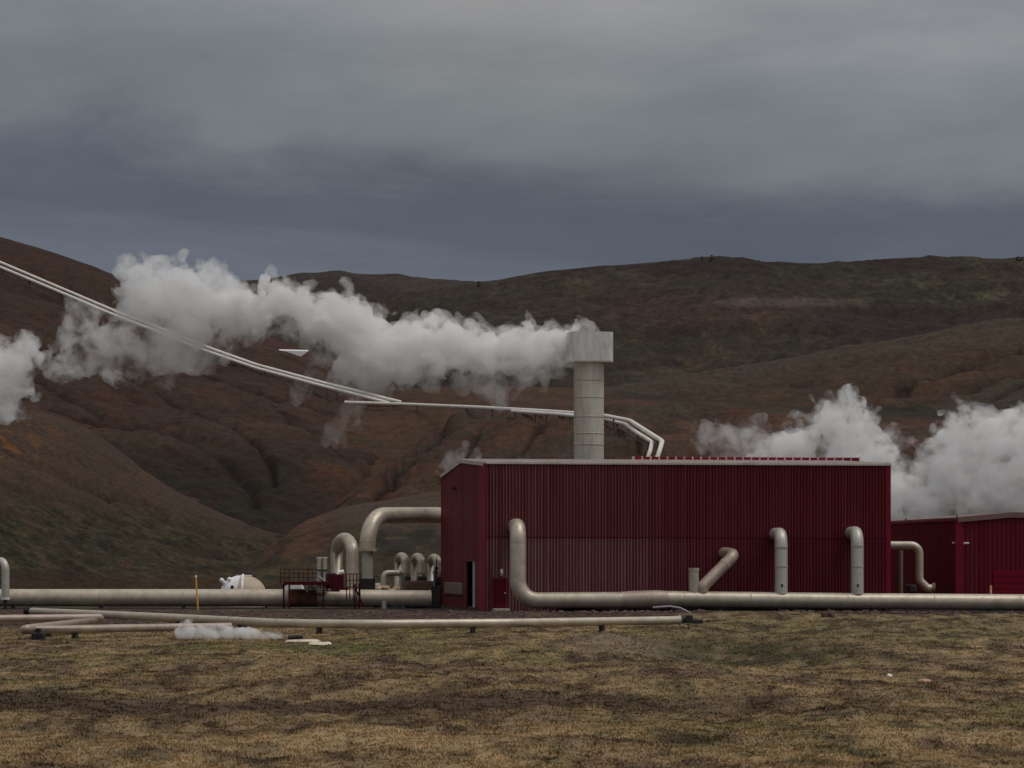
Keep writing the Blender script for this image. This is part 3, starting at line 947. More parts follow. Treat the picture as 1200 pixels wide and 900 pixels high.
# front door with frame, step, handle; lamp over it
fd = MB().box(((dx0 + dx1) / 2, -0.05, dz1 / 2 + 0.12), (dx1 - dx0 - 0.10, 0.04, dz1 - 0.12), bev=0.008).build('door', M_REDDOOR, ph)
fd['label'] = 'plain red door in the front wall'
f_ = MB()
for x in (dx0, dx1): f_.box((x, -0.05, dz1 / 2 + .1), (0.09, 0.07, dz1))
f_.box(((dx0 + dx1) / 2, -0.05, dz1 + 0.12), (dx1 - dx0 + 0.08, 0.07, 0.07))
f_.build('door_frame', M_END, fd)
MB().box((wall_x(591.6), -0.12, wz(592, 695)), (0.06, 0.10, 0.07), bev=0.01).build('handle', M_WHITE, fd)
MB().box((wall_x(586), -0.55, 0.07), (wall_x(595) - wall_x(576), 0.9, 0.16), bev=0.03).build('door_step', M_STONE_STEP, ph)
lx = wall_x(587.5)
MB().box((lx, -0.09, wz(587, 669.5)), (0.16, 0.12, 0.26), bev=0.03).box((lx, -0.05, wz(587, 673.6)), (0.10, 0.08, 0.10), bev=0.02).build('wall_lamp', M_WHITE, ph)
# end door: dark recess with an open grey leaf
ed = MB()
ed.box((0.5, (ey0 + ey1) / 2, ezt / 2), (0.05, (ey1 - ey0) - .02, ezt - .02))
ed.build('door_recess', M_BLACK, ph)
yl0, yl1 = wall_y(558.2), wall_y(553.9)
dl = MB().box((0.02, (yl0 + yl1) / 2, ezt / 2 + 0.05), (0.05, (yl1 - yl0), ezt - 0.15), bev=0.006).build('door', M_LIGHTGREY, ph)
dl['label'] = 'narrow grey door leaf standing in the dark end opening'
MB().box((-0.06, yl1 - 0.08, 1.1), (0.08, 0.10, 0.25), bev=0.01).build('handle', M_BLACK, dl)
fr_ = MB()
for y in (ey0, ey1): fr_.box((-0.02, y, ezt / 2), (0.10, 0.16, ezt))
fr_.box((-0.02, (ey0 + ey1) / 2, ezt + 0.02), (0.10, ey1 - ey0 + .16, 0.12))
fr_.build('door_frame', M_END, dl)
# louvre vent on the end wall
vy0, vy1 = wall_y(543), wall_y(522.5); vz0, vz1 = ez(532, 695), ez(532, 682.5)
lv = MB().box((-0.06, (vy0 + vy1) / 2, (vz0 + vz1) / 2), (0.04, vy1 - vy0, vz1 - vz0))
for i in range(6):
    lv.box((-0.10, (vy0 + vy1) / 2, vz0 + (i + .5) * (vz1 - vz0) / 6), (0.06, vy1 - vy0, 0.04))
lv.build('louvre_vent', M_LOUVRE, ph)
MB().box((-0.07, (vy0 + vy1) / 2, vz0 - 0.03), (0.16, vy1 - vy0 + .1, 0.06)).build('vent_sill', M_BROWNBOX, ph)
# small dark floodlight high on the end wall
ly = wall_y(535); lz = ez(535, 572.5)
MB().box((-0.18, ly, lz), (0.24, 0.40, 0.16), bev=0.03).tube([(-0.02, ly, lz + .12), (-0.14, ly, lz + .12), (-0.16, ly, lz + .05)], 0.03, 8).build('flood_light', M_DARK, ph)

# ------------------------------------------------------------------ second hall (right)
BX, BY = (1124 - 600) * 186 / F, 186.0
H2 = EYE + (HZ - 608) * 186 / F
W2, D2 = 9.0, 26.0
HR2 = EYE + (HZ - 602.5) * 186.5 / F
rh = thing('red_hall', 'smaller dark red hall with a bright red shutter, at the right edge', 'building', (BX, BY, 0), TH)
xr2 = wall_x(1184, (BX, BY))


def gab2(x):
    return H2 + (HR2 - H2) * (x / xr2) if x < xr2 else HR2 - (x - xr2) * 0.01


M_C2 = cladding_mat('second_cladding', 0.3, 'X', 0.30, (62, 1, 12), (0.0, -5.0), 0.18)
corrugated(0, W2, 0, 0, 0.30, 0.03, gab2).build('wall', M_C2, rh)
sd = corrugated(0, D2, 0, H2, 0.30, 0.03)
sd.v = [(v[1], v[0], v[2]) for v in sd.v]; sd.f = [f[::-1] for f in sd.f]
sd.build('side_wall', M_C2, rh)
MB().box((W2 - .03, D2 / 2, H2 / 2), (0.05, D2 - .1, H2)).box((W2 / 2, D2 - .03, H2 / 2), (W2 - .1, .05, H2)).build('back_wall', M_C2, rh)
r2 = MB()
for (x0, z0, x1, z1) in ((-0.12, H2 - .01, xr2, HR2), (xr2, HR2, W2 + 0.1, HR2 - (W2 - xr2) * 0.01)):
    vs = []
    for y in (-0.14, D2 + .1):
        vs += [(x0, y, z0 + .02), (x1, y, z1 + .02), (x1, y, z1 + .12), (x0, y, z0 + .12)]
    r2.add(vs, [(3, 2, 1, 0), (4, 5, 6, 7), (0, 1, 5, 4), (3, 7, 6, 2), (0, 4, 7, 3), (1, 2, 6, 5)])
M_DULL = surf('dull_flashing', alb(82, 62, 59), 0.6, var=0.15, scale=1)
r2.build('roof', M_DULL, rh)
fz = MB()
vs = []
for x in (-0.10, xr2, W2 + .1):
    z = gab2(max(x, 0))
    vs += [(x, -0.10, z - 0.22), (x, -0.15, z - 0.22), (x, -0.15, z + 0.03), (x, -0.10, z + 0.03)]
fs = []
for i in range(2):
    for k in range(4):
        fs.append((i * 4 + k, i * 4 + 4 + k, i * 4 + 4 + (k + 1) % 4, i * 4 + (k + 1) % 4))
fz.add(vs, fs); fz.add(vs[:4], [(0, 1, 2, 3)])
fz.build('gable_flashing', M_DULL, rh)
MB().box((-0.03, 0.0, H2 / 2 - .02), (0.42, 0.16, H2 - .05), bev=0.015).build('corner_trim', M_REDTRIM, rh)
MB().box((-0.08, D2 / 2, H2 - .06), (0.05, D2, 0.14)).build('eave_flashing', M_REDTRIM, rh)
px0 = wall_x(1163.5, (BX, BY)); pz = wz(1170, 668.5, (BX, BY))
pn = MB().box((px0 + 1.5, -0.06, pz / 2), (3.0, 0.05, pz), bev=0.01).build('shutter', M_REDBRIGHT, rh)
pn['label'] = 'brighter red shutter panel'
sl_ = MB()
for k in range(1, 6): sl_.box((px0 + 1.5, -0.09, pz * k / 6), (2.9, 0.012, 0.03))
sl_.build('slat_line', M_REDDOOR, pn)
MB().box((wall_x(1155, (BX, BY)), -0.04, 2.4), (0.05, 0.04, 4.6)).build('panel_joint', M_REDTRIM, rh)
fx, fz_ = wall_x(1130, (BX, BY)), wz(1130, 636.5, (BX, BY))
MB().box((fx, -0.42, fz_), (0.34, 0.26, 0.10), bev=0.03).tube([(fx - .05, -0.05, fz_ - .10), (fx - .05, -0.25, fz_ - .06), (fx, -.38, fz_)], 0.03, 8).build('flood_light', M_WHITE, rh)
MB().box((-0.32, 0.25, fz_ + .03), (0.12, 0.12, 0.10), bev=0.02).tube([(-.02, .25, fz_), (-.3, .25, fz_ + .02)], 0.02, 8).build('flood_light', M_WHITE, rh)
for py_ in (0.5, 13.0):
    MB().tube([(0.0, py_, H2 + .12), (0.0, py_, H2 + .22)], 0.05, 8).build('roof_stub', M_DARK, rh)

# ------------------------------------------------------------------ chimney
CY = 204.0
cx = (690 - 600) * CY / F
sc_ = CY / F
z_of = lambda py: EYE + (HZ - py) * sc_
ch = thing('chimney', 'tall pale steel chimney with a grey concrete hood, rising behind the long red hall', 'chimney', (cx, CY, 0), TH)
rS = 17.6 * sc_
prof = []
sh = MB().lathe([(rS * 1.0, 0), (rS, z_of(424) - .03)], seg=48)
sh.build('shaft', M_SHAFT, ch)
for py_ in (446, 466, 488.5, 508, 521):
    MB().lathe([(rS, z_of(py_) - .05), (rS + .022, z_of(py_) - .05), (rS + .022, z_of(py_) + .02), (rS, z_of(py_) + .02)], seg=48).build('seam_band', M_SEAM, ch)
hw = 25.5 * sc_                                    # hood: square with narrow chamfers, open on top
cham = 0.30
def octo(w, c):
    return [(-w + c, -w), (w - c, -w), (w, -w + c), (w, w - c), (w - c, w), (-w + c, w), (-w, w - c), (-w, -w + c)]
z0, z1 = z_of(424.5), z_of(390.5)
hd = MB()
o_, i_ = octo(hw, cham), octo(hw - .16, cham * .9)
vs = [(x, y, z0) for x, y in o_] + [(x, y, z1) for x, y in o_] + [(x, y, z1) for x, y in i_] + [(x, y, z0 + .4) for x, y in i_]
fs = []
for r in range(3):
    for k in range(8):
        fs.append((r * 8 + k, r * 8 + (k + 1) % 8, (r + 1) * 8 + (k + 1) % 8, (r + 1) * 8 + k))
fs.append(tuple(range(7, -1, -1))); fs.append(tuple(24 + k for k in range(8)))
hd.add(vs, fs)
hd.build('hood', M_CONC, ch)
rm = MB()
oo = octo(hw + .03, cham)
vs = [(x, y, z0 - .06) for x, y in oo] + [(x, y, z0 + .03) for x, y in oo]
rm.add(vs, [(k, (k + 1) % 8, 8 + (k + 1) % 8, 8 + k) for k in range(8)] + [tuple(range(7, -1, -1))])
rm.build('hood_rim', M_SEAM, ch)


# ------------------------------------------------------------------ pipes
def pipe(name, label, pts, r, mat, bend=1.0, cat='pipe', group=None, bands=(), seg=22, collar=None, supports=(), support_mat=None, wall=None):
    """one pipeline: Empty at its start, run + joint bands + ground supports as parts"""
    p0 = Vector(pts[0])
    t = thing(name, label, cat, (p0.x, p0.y, gz(p0.x, p0.y) if p0.y < 200 else p0.z), 0, group)
    path = fillet(pts, bend) if bend else [Vector(p) for p in pts]
    run = rel(MB().tube(path, r, seg), t).build('pipe_run', mat, t)
    # joint bands every few metres along the path
    tot = [0.0]
    for a, b in zip(path[:-1], path[1:]): tot.append(tot[-1] + (b - a).length)
    def at(s):
        for i in range(len(path) - 1):
            if tot[i + 1] >= s:
                f = (s - tot[i]) / max(1e-6, tot[i + 1] - tot[i])
                return path[i].lerp(path[i + 1], f), (path[i + 1] - path[i]).normalized()
        return path[-1], (path[-1] - path[-2]).normalized()
    rr = r[0] if isinstance(r, (list, tuple)) else r
    for s in bands:
        c, d = at(tot[-1] * s)
        rel(MB().ring(c, d, rr * 1.02, 0.04 + rr * .04, seg), t).build('joint_band', M_SEAM, t)
    for s in supports:
        c, d = at(tot[-1] * s)
        zb = gz(c.x, c.y) - .03
        h = c.z - rr * 0.6 - zb
        a = math.atan2(d.y, d.x)
        m_ = MB().box((c.x, c.y, zb + h / 2), (0.14, rr * 1.3, max(h, .08)), a).box((c.x, c.y, zb + .04), (0.22, rr * 1.8, .08), a)
        rel(m_, t).build('support', support_mat or M_DARK, t)
    return t, path


def add_tube(t, name, pts, r, mat, bend=0.0, seg=18, label=None, ring_at=()):
    path = fillet(pts, bend) if bend else [Vector(p) for p in pts]
    o = rel(MB().tube(path, r, seg), t).build(name, mat, t)
    if label: o['label'] = label
    return o


def add_ring(t, name, c, ax, r, w, mat, seg=20):
    return rel(MB().ring(c, ax, r, w, seg), t).build(name, mat, t)


def on_wall(px, py, out):                           # world point 'out' metres in front of the front wall under a pixel
    lx = wall_x(px); z = wz(px, py)
    return W(lx, -out, z)


# main front pipe with its tall riser at the left
def front(px, py, out):
    """point on a line parallel to the front wall, 'out' metres in front of it, seen at a pixel"""
    Ax_, Ay_ = AX + out * SI, AY - out * CO
    k = (px - 600) / F
    lx = (k * Ay_ - Ax_) / (CO - k * SI)
    Y = Ay_ + lx * SI
    return Vector((Ax_ + lx * CO, Y, EYE + (HZ - py) * Y / F))


OUT = 2.6
s = (170 - OUT) / F
main_pts = [W(wall_x(604.5), 0.3, wz(605, 617)), front(607, 617, OUT - 0.9), front(607, 704, OUT - 0.6), front(725, 703.2, OUT), front(780, 702, OUT), front(1010, 704.5, OUT), front(1290, 706.5, OUT), front(1620, 709.5, OUT)]
mp_, mpath = pipe('steam_main', 'thick beige pipe along the front of the long red hall, with branch risers', main_pts, 9.6 * s, M_PIPE, bend=[0, .95, 1.15, 3, 3, 0, 0, 0],
                  bands=(0.045, .11, 0.2, 0.262, 0.33, 0.43, 0.52, .61, .7, 0.8, 0.9), supports=(0.25, 0.36, 0.47, 0.58, 0.69, 0.8, 0.92))
c_ = front(752, 702.2, OUT)
add_tube(mp_, 'sleeve', [front(728, 703.3, OUT), front(742, 702.9, OUT), front(770, 702.2, OUT), front(782, 702, OUT)], [9.7 * s, 10.7 * s, 10.7 * s, 9.7 * s], M_PIPE_PINK, label='slightly wider weathered sleeve')
top = front(813, 666, OUT)
add_tube(mp_, 'stub_pipe', [front(813, 697, OUT), top], 6.0 * s, M_PIPE, label='short upright stub with a rim')
add_ring(mp_, 'stub_rim', top - Vector((0, 0, .06)), (0, 0, 1), 6.7 * s, 0.16, M_PIPE)
add_tube(mp_, 'branch_pipe', [front(823, 698, OUT), front(823, 688, OUT), front(861, 650, OUT - .8), W(wall_x(848), .2, wz(848, 648))], 7.2 * s, M_PIPE_PINK, bend=[0, .25, .62, 0], label='slanting branch pipe bent into the wall')
d_ = (front(861, 650, OUT - .8) - front(823, 688, OUT)).normalized()
add_ring(mp_, 'joint_band', front(823, 688, OUT).lerp(front(861, 650, OUT - .8), .7), d_, 7.5 * s, .12, M_SEAM)
for (px, pt, dxp, rad, lab) in ((915.5, 625.5, -7, 7.6, 'upright branch pipe bent into the wall, left one'), (1004.5, 624, -7, 7.6, 'upright branch pipe bent into the wall near the right corner')):
    a = front(px, 697, OUT); b = front(px, pt, OUT - .3); c = W(wall_x(px + dxp), .2, wz(px + dxp, pt + 0.5))
    add_tube(mp_, 'riser', [a, b, c], rad * s, M_PIPE_COOL, bend=[0, .75, 0], label=lab)
    for pz_ in (pt + 16, 664):
        add_ring(mp_, 'joint_band', front(px, pz_, OUT - .2 if pz_ < 650 else OUT - .12), (0, 0.05, 1), (rad + .25) * s, .10, M_SEAM)
    rel(MB().box(front(px + 1, 686, OUT + rad * s), (0.12, .06, .16), bev=.02), mp_).build('valve_tap', M_DARK, mp_)
add_tube(mp_, 'upper_sleeve', [front(868, 694, OUT - .05), front(960, 695, OUT - .05)], 7.6 * s, M_PIPE, seg=16) if False else None

# thin dark hose and end fitting lying by the small pipe
hz_ = [(765, 712), (785, 710.5), (797, 712.5), (806, 717), (811, 721)]
ho = MB().tube(fillet([P(a, b, 148) for a, b in hz_], .3), 0.05, 8).build('hose', M_LIGHTGREY, loc=P(811, 721, 148))
tag(ho, 'thin grey hose curving over the bare soil below the steam main', 'hose')

# low beige pipes across the meadow edge
zc = 0.40
def low_pt(px, py, z=zc): return P(px, py, G(py, z))
lp, _ = pipe('beige_pipe', 'long slim beige pipe lying low across the meadow edge in front of the red hall', [low_pt(36, 716.5, .55), low_pt(140, 721, .5), low_pt(235, 725.5), low_pt(330, 730.5), low_pt(420, 731.5), low_pt(600, 730), low_pt(796, 726.8)], 0.175, M_PIPE, bend=6,
             bands=(.2, .4, .6, .8, .97), supports=(.08, .3, .45, .6, .75, .9))
e0 = low_pt(36, 716.5, .55); e1 = low_pt(796, 726.8)
add_ring(lp, 'end_cap', e0 + Vector((-.12, .03, 0)), (1, -.1, -.02), .24, .34, M_BLACK)
add_ring(lp, 'end_flange', e1 + Vector((.02, 0, 0)), (1, 0, 0), .20, .10, M_PIPE)
vv_ = rel(MB().ring(e1 + Vector((.30, 0, .02)), (1, 0, 0), .13, .5).box(e1 + Vector((.42, -.05, .05)), (.28, .3, .34), bev=.05).box(e1 + Vector((.75, 0, -.05)), (.5, .24, .18), bev=.05), lp).build('end_valve', M_DARK, lp)
# folded pinkish pipe at far left
fp, _ = pipe('folded_pipe', 'pinkish weathered pipe folded in a zigzag at the far left, just above the grass', [low_pt(-140, 726.5, .55), low_pt(117, 723.5, .55), low_pt(118.5, 726.5, .42), low_pt(29, 737, .40), low_pt(27, 738.5, .33), low_pt(140, 736.2, .33), low_pt(270, 734.2, .33)], 0.15, M_PIPE_PINK, bend=[0, .12, .12, .12, .12, 2, 0],
             bands=(.12, .22, .42, .7), supports=(0.12, .475, .6, .8), seg=20)
rel(MB().box(low_pt(45, 747, .1), (.45, .5, .34), bev=.05).box(low_pt(45, 741, .28), (.18, .3, .3), bev=.02), fp).build('support_block', M_BLACK, fp)
rel(MB().tube([low_pt(91, 733, .3), low_pt(91, 742.5, .02)], .04, 8), fp).build('support_post', M_BROWNBOX, fp)
# steam outlet nozzle
nz_ = P(341.5, 747.5, G(747.5, .12))
no = thing('steam_outlet', 'small dark nozzle on the grass blowing a low white jet', 'nozzle', (nz_.x, nz_.y, 0))
rel(MB().tube([nz_ + Vector((-.12, 0, 0)), nz_ + Vector((.25, .05, .02))], .09, 14).box(nz_ + Vector((.30, .05, -.04)), (.22, .2, .26), bev=.04), no).build('nozzle', M_DARK, no)
# pale crust beside it
for (cx_, cy_, w_, d2_, nm) in ((357, 752, .62, .8, 'flat pale crust on the grass just right of the steam jet, longer piece'), (373, 755, .38, .6, 'flat pale crust on the grass right of the steam jet, shorter whiter piece')):
    p = P(cx_, cy_, G(cy_, .03)); m_ = MB()
    ring = []
    for k in range(18):
        a = 2 * PI * k / 18; q_ = 1 + .2 * math.sin(3 * a + cx_) + random.uniform(-.12, .12)
        ring.append((p.x + math.cos(a) * w_ * q_, p.y + math.sin(a) * d2_ * q_))
    vs = [(x, y, gz(x, y) + .02) for x, y in ring] + [(p.x + (x - p.x) * .8, p.y + (y - p.y) * .8, gz(x, y) + .09) for x, y in ring]
    m_.add(vs, [(k, (k + 1) % 18, 18 + (k + 1) % 18, 18 + k) for k in range(18)] + [tuple(18 + k for k in range(18))])
    tag(m_.build('silica_crust', M_SILICA, loc=(p.x, p.y, gz(p.x, p.y))), nm, 'crust', 'pale crusts by the steam jet')

# left main (behind the lower pipes)
YL = 180.0
lm, lpath = pipe('left_main', 'thick beige main pipe running level across the left side behind the slim pipes', [P(-140, 700.5, YL), P(300, 700.5, YL), P(420, 701, YL + .5), P(505, 702, YL + 1)], 10.2 * YL / F, M_PIPE, bend=0,
                 bands=(.1, .25, .4, .55, .66), supports=(.1, .24, .4, .55, .7, .9), seg=26)
add_tube(lm, 'rusty_section', [P(338, 700.6, YL), P(371, 700.7, YL + .2)], 10.5 * YL / F, M_RUST, seg=26, label='rust-brown stained length under the red platform')
# grey pipe hook at the left edge
hk, _ = pipe('hooked_pipe', 'grey pipe hooked over in front of the main pipe at the left edge', [P(6.4, 703, 176), P(6.4, 657.5, 176), P(-16, 657.5, 177.5), P(-18, 704, 178)], 4.6 * 176 / F, M_PIPE_COOL, bend=[0, .55, .55, 0], bands=(.13,), seg=18)
add_ring(hk, 'foot_flange', P(6.4, 701.5, 176), (0, 0, 1), 5.0 * 176 / F, .12, M_WHITE)
rel(MB().box(P(6.4, 710, 176) , (.18, .18, .75)), hk).build('support', M_DARK, hk)

# tall arch of thick pipe into the back of the hall
ab, _ = pipe('arched_pipe', 'thick pale pipe rising on a narrower dark-footed leg and bending right into the red hall', [P(430.5, 643, 188), P(430.5, 604, 188), P(512, 603.5, 196), P(528, 606, 200), P(540, 612, 207)], 9.6 * 188 / F, M_PIPE, bend=[0, 2.1, .6, .6, 0],
             bands=(.02, .2, .45, .62), seg=26)
add_tube(ab, 'lower_leg', [P(430.5, 714, 188), P(430.5, 643.5, 188)], 6.6 * 188 / F, M_PIPE_COOL, label='narrower lower leg')
add_ring(ab, 'flange', P(430.5, 644.5, 188), (0, 0, 1), 10.6 * 188 / F, .16, M_SEAM)
add_tube(ab, 'dark_foot', [P(430.5, 714, 188), P(430.5, 678, 188)], 9.4 * 188 / F, M_DARK, label='dark foot of the leg')
# expansion loop left of it
lo_, _ = pipe('pipe_loop', 'tall narrow pale pipe loop standing behind the red platform', [P(412.5, 706, 183), P(412.5, 672, 183), P(409, 637.5, 183.6), P(400.5, 632.5, 186), P(396.5, 640, 188.5), P(396, 712, 189)], [0.5] * 200, M_PIPE, bend=0, seg=22) if False else (None, None)
pts = []
for k in range(25):
    a = PI * k / 24
    f_ = (1 - math.cos(a)) / 2
    px_ = 413 - 18.5 * f_; Y_ = 182.5 + 5.5 * f_
    pts.append(P(px_, 647 - 15.5 * math.sin(a), Y_))
pts = [P(413, 708, 182.5)] + pts + [P(394.5, 712, 188)]
lt, lpth = pipe('pipe_loop', 'tall narrow pale pipe loop standing behind the red platform', pts, 7.4 * 183 / F, M_PIPE, bend=0, bands=(.28, .36, .66), seg=24)

# three small loops in a row beside the hall
labs = ('small upturned pipe loop, leftmost of the three in the row beside the hall', 'small upturned pipe loop, middle one of the three in the row beside the hall', 'small upturned pipe loop nearest the red hall wall, by a dark valve stem')
for i, (px_, top_) in enumerate(((475, 647.5), (493.5, 648), (513, 649))):
    pts = []
    for k in range(17):
        a = PI * k / 16; f_ = (1 - math.cos(a)) / 2
        pts.append(P(px_ - 8.5 * f_, top_ + 11 - 6.5 * math.sin(a), 195 + 3.0 * f_))
    pts = [P(px_, 695, 195)] + pts + [P(px_ - 8.5, 700, 198)]
    t, _ = pipe('small_loop', labs[i], pts, 4.8 * 195 / F, M_PIPE, bend=0, seg=18, group='three small pipe loops beside the hall')
    add_ring(t, 'flange', P(px_, 671, 195), (0, 0, 1), 6.2 * 195 / F, .14, M_SEAM)
    rel(MB().box(P(px_ + 1, 680, 194.6), (.62, .5, .55), bev=.12).ring(P(px_ + 1, 684, 194.5), (0, 1, 0), .32, .2), t).build('valve', M_DARK, t)
# valve stem on the third
vs_ = thing('valve_stem', 'tall dark valve stem with a blue-grey rod standing against the hall corner', 'valve', (P(511.5, 712, 192)))
rel(MB().tube([P(511.5, 690, 192), P(511.5, 655, 192)], .045, 8).ring(P(511.5, 666, 192), (0, 1, 0), .12, .08, 14).box(P(511.5, 671, 192), (.14, .14, .3), bev=.03), vs_).build('stem', M_BLACK, vs_)
rel(MB().tube([P(509, 690, 192.2), P(509, 668, 192.2)], .07, 10), vs_).build('rod', M_TEAL, vs_)
# brown casing under the loops
bc = thing('pipe_casing', 'long brown rusty casing lying below the three small loops', 'casing', P(490, 712, 193))
rel(MB().box(P(488, 686, 193.2), (2.3, .9, .60), bev=.08), bc).build('casing_body', M_BROWNBOX, bc)
for px_ in (474, 500):
    rel(MB().box(P(px_, 698, 193.2), (.16, .5, 1.2)), bc).build('leg', M_DARK, bc)
# small bent pipe in front of it
sb, _ = pipe('bent_pipe', 'slim pale pipe bent in a square hook left of the three small loops', [P(449.5, 716, 187), P(449.5, 671.5, 187), P(471, 671.5, 187.5), P(471, 697, 188)], 3.5 * 187 / F, M_PIPE_COOL, bend=[0, .32, .12, 0], bands=(.62,), seg=16)
rel(MB().box(P(470, 668.5, 187.3), (.16, .16, .25), bev=.03), sb).build('joint_block', M_WHITE, sb)
# short fat horizontal pipe piece and pale lagging pile
hp, _ = pipe('pipe_stub', 'short fat cream pipe stub lying beside the dark foot of the arched pipe', [P(434, 688, 190), P(449, 688, 190)], 4.8 * 190 / F, M_PIPE, bend=0, seg=18)
m_ = MB()
for k in range(9):
    vs, fs = rock_verts(random.uniform(.16, .3), (1.4, 1, .7))
    p = P(445 + k * 2.4, 692 - 2.4 * math.sin(k * .8) - 1.5, 186 + random.uniform(-.3, .3))
    m_.add([(v[0] + p.x, v[1] + p.y, v[2] + p.z) for v in vs], fs)
pc = P(455, 712, 186)
tag(m_.build('lagging_pile', surf('crumpled_lagging', alb(140, 120, 98), .8, var=.35, scale=6), loc=pc), 'crumpled pale lagging heaped behind the main pipe beside the slim bent pipe', 'lagging')
# dark pump group at the end of the left main
pg = thing('pump_set', 'low dark pump set with a green motor under the end of the left main pipe', 'pump', P(485, 714, 181.5))
rel(MB().box(P(480, 711, 181), (1.3, .5, .42), bev=.08).ring(P(470, 710.5, 181), (1, 0, 0), .26, .5).ring(P(493, 711, 181), (1, 0, 0), .22, .5), pg).build('pump_body', M_DARK, pg)
rel(MB().ring(P(463, 712, 180.6), (1, 0, 0), .20, .55).ring(P(472, 712.5, 180.4), (0, 1, 0), .16, .3), pg).build('motor', M_GREENMACH, pg)
rel(MB().box(P(485, 706, 180.6), (.35, .2, .2), bev=.04), pg).build('terminal_box', M_LIGHTGREY, pg)
cb = thing('control_cabinet', 'black upright cabinet at the left foot of the red hall end wall', 'cabinet', P(511, 714, 183))
rel(MB().box(P(511.3, 700.5, 183), (.62, .6, 1.42), bev=.03), cb).build('cabinet_body', M_BLACK, cb)
rel(MB().box(P(511.3, 700.5, 182.66), (.50, .04, 1.2), bev=.01), cb).build('cabinet_door', M_DARK, cb)
ps, _ = pipe('drain_post', 'short upright grey drain pipe in front of the pump set', [P(450, 717, 179), P(450, 704, 179)], 2.8 * 179 / F, M_PIPE_COOL, bend=0, seg=14)

# pipes between the two halls
gp, _ = pipe('elbow_pipe', 'beige pipe turning down from the long hall into the gap between the halls', [P(1030, 639, 180), P(1077.5, 639, 180), P(1077.5, 681, 180), P(1086, 689, 180), P(1096, 689, 180)], [4.9 * 180 / F] * 3 + [4.9 * 180 / F] * 100, M_PIPE, bend=[0, .6, .6, .3, 0], bands=(.45, .62), seg=18) if False else pipe('elbow_pipe', 'beige pipe turning down from the long hall into the gap between the halls', [P(1030, 639, 180), P(1077.5, 639, 180), P(1077.5, 680, 180), P(1087, 689.5, 180), P(1095, 689.5, 180)], 4.7 * 180 / F, M_PIPE, bend=[0, .55, .5, .3, 0], bands=(.45, .62), seg=18)
add_ring(gp, 'end_flange', P(1094, 689.5, 180), (1, 0, 0), 6.5 * 180 / F, .16, M_BROWNBOX)
g2, _ = pipe('down_pipe', 'thin dull upright pipe in the dark gap between the two halls', [P(1055.5, 645, 181.5), P(1055.5, 712, 181.5)], 2.6 * 181 / F, surf('dull_pipe', alb(76, 72, 58), .6, var=.2), bend=0, seg=14)
gv = thing('gap_valve', 'low dark valve housing on the ground in the gap between the halls', 'valve', P(1068, 712, 179.5))
rel(MB().box(P(1069, 690, 179.5), (.55, .5, .5), bev=.1).box(P(1064, 686, 179.3), (.35, .2, .12), bev=.03).tube([P(1069, 712, 179.5), P(1069, 692, 179.5)], .12, 10), gv).build('valve_body', M_DARK, gv)

# dome-ended tank behind the left main
TY = 186.0
ts = TY / F
tk = thing('domed_tank', 'white and beige domed tank with two nozzles, half hidden behind the left main pipe', 'tank', P(285, 712, TY))
pr = []
R = 27 * ts
for k in range(13):
    a = PI / 2 * k / 12
    pr.append((R * math.cos(a) + 1e-4, R * .83 * math.sin(a)))
cen = P(285, 696.5, TY)
dm = MB().lathe([(R, -1.0)] + pr, c=cen, seg=40)
rel(dm, tk).build('dome', M_BEIGE, tk)
# white left shell quarter and band
ws = MB()
n1, n2 = 14, 10
vs = []
for i in range(n1 + 1):
    az = math.radians(150 + 110 * i / n1)
    for j in range(n2 + 1):
        el = PI / 2 * j / n2 * 0.98
        vs.append(cen + Vector((R * 1.012 * math.cos(az) * math.cos(el), R * 1.012 * math.sin(az) * math.cos(el), R * .845 * math.sin(el))))
ws.add(vs, [(i * (n2 + 1) + j, (i + 1) * (n2 + 1) + j, (i + 1) * (n2 + 1) + j + 1, i * (n2 + 1) + j + 1) for i in range(n1) for j in range(n2)], True)
rel(ws, tk).build('white_panel', M_WHITE, tk)
bd = MB()
bp_ = []
for j in range(15):
    el = PI / 2 * j / 14
    az = math.radians(272)
    bp_.append(cen + Vector((R * 1.0 * math.cos(az) * math.cos(el), R * 1.0 * math.sin(az) * math.cos(el), R * .835 * math.sin(el))))
rel(MB().tube(bp_, .09, 10), tk).build('band', M_WHITE, tk)
rel(MB().ring(P(286, 674.6, TY), (0, 0, 1), .52, .09, 24), tk).build('top_plate', M_WHITE, tk)
for (px_, py_) in ((259.5, 678), (268.5, 677)):
    b0 = P(px_ + 6, py_ + 10, TY - .6); b1 = P(px_ + 2, py_ + 3.5, TY - .7); b2 = P(px_ - 1.5, py_ + .5, TY - .75)
    nn = rel(MB().tube([b0, b1], .14, 10).tube([b1, b1.lerp(b2, .3), b1.lerp(b2, .75), b2], [.11, .15, .15, .09], 14), tk).build('nozzle', M_WHITE, tk)
rel(MB().ring(P(272, 688, TY - R), (0, 1, .2), .10, .25, 14), tk).build('port', M_BLACK, tk)

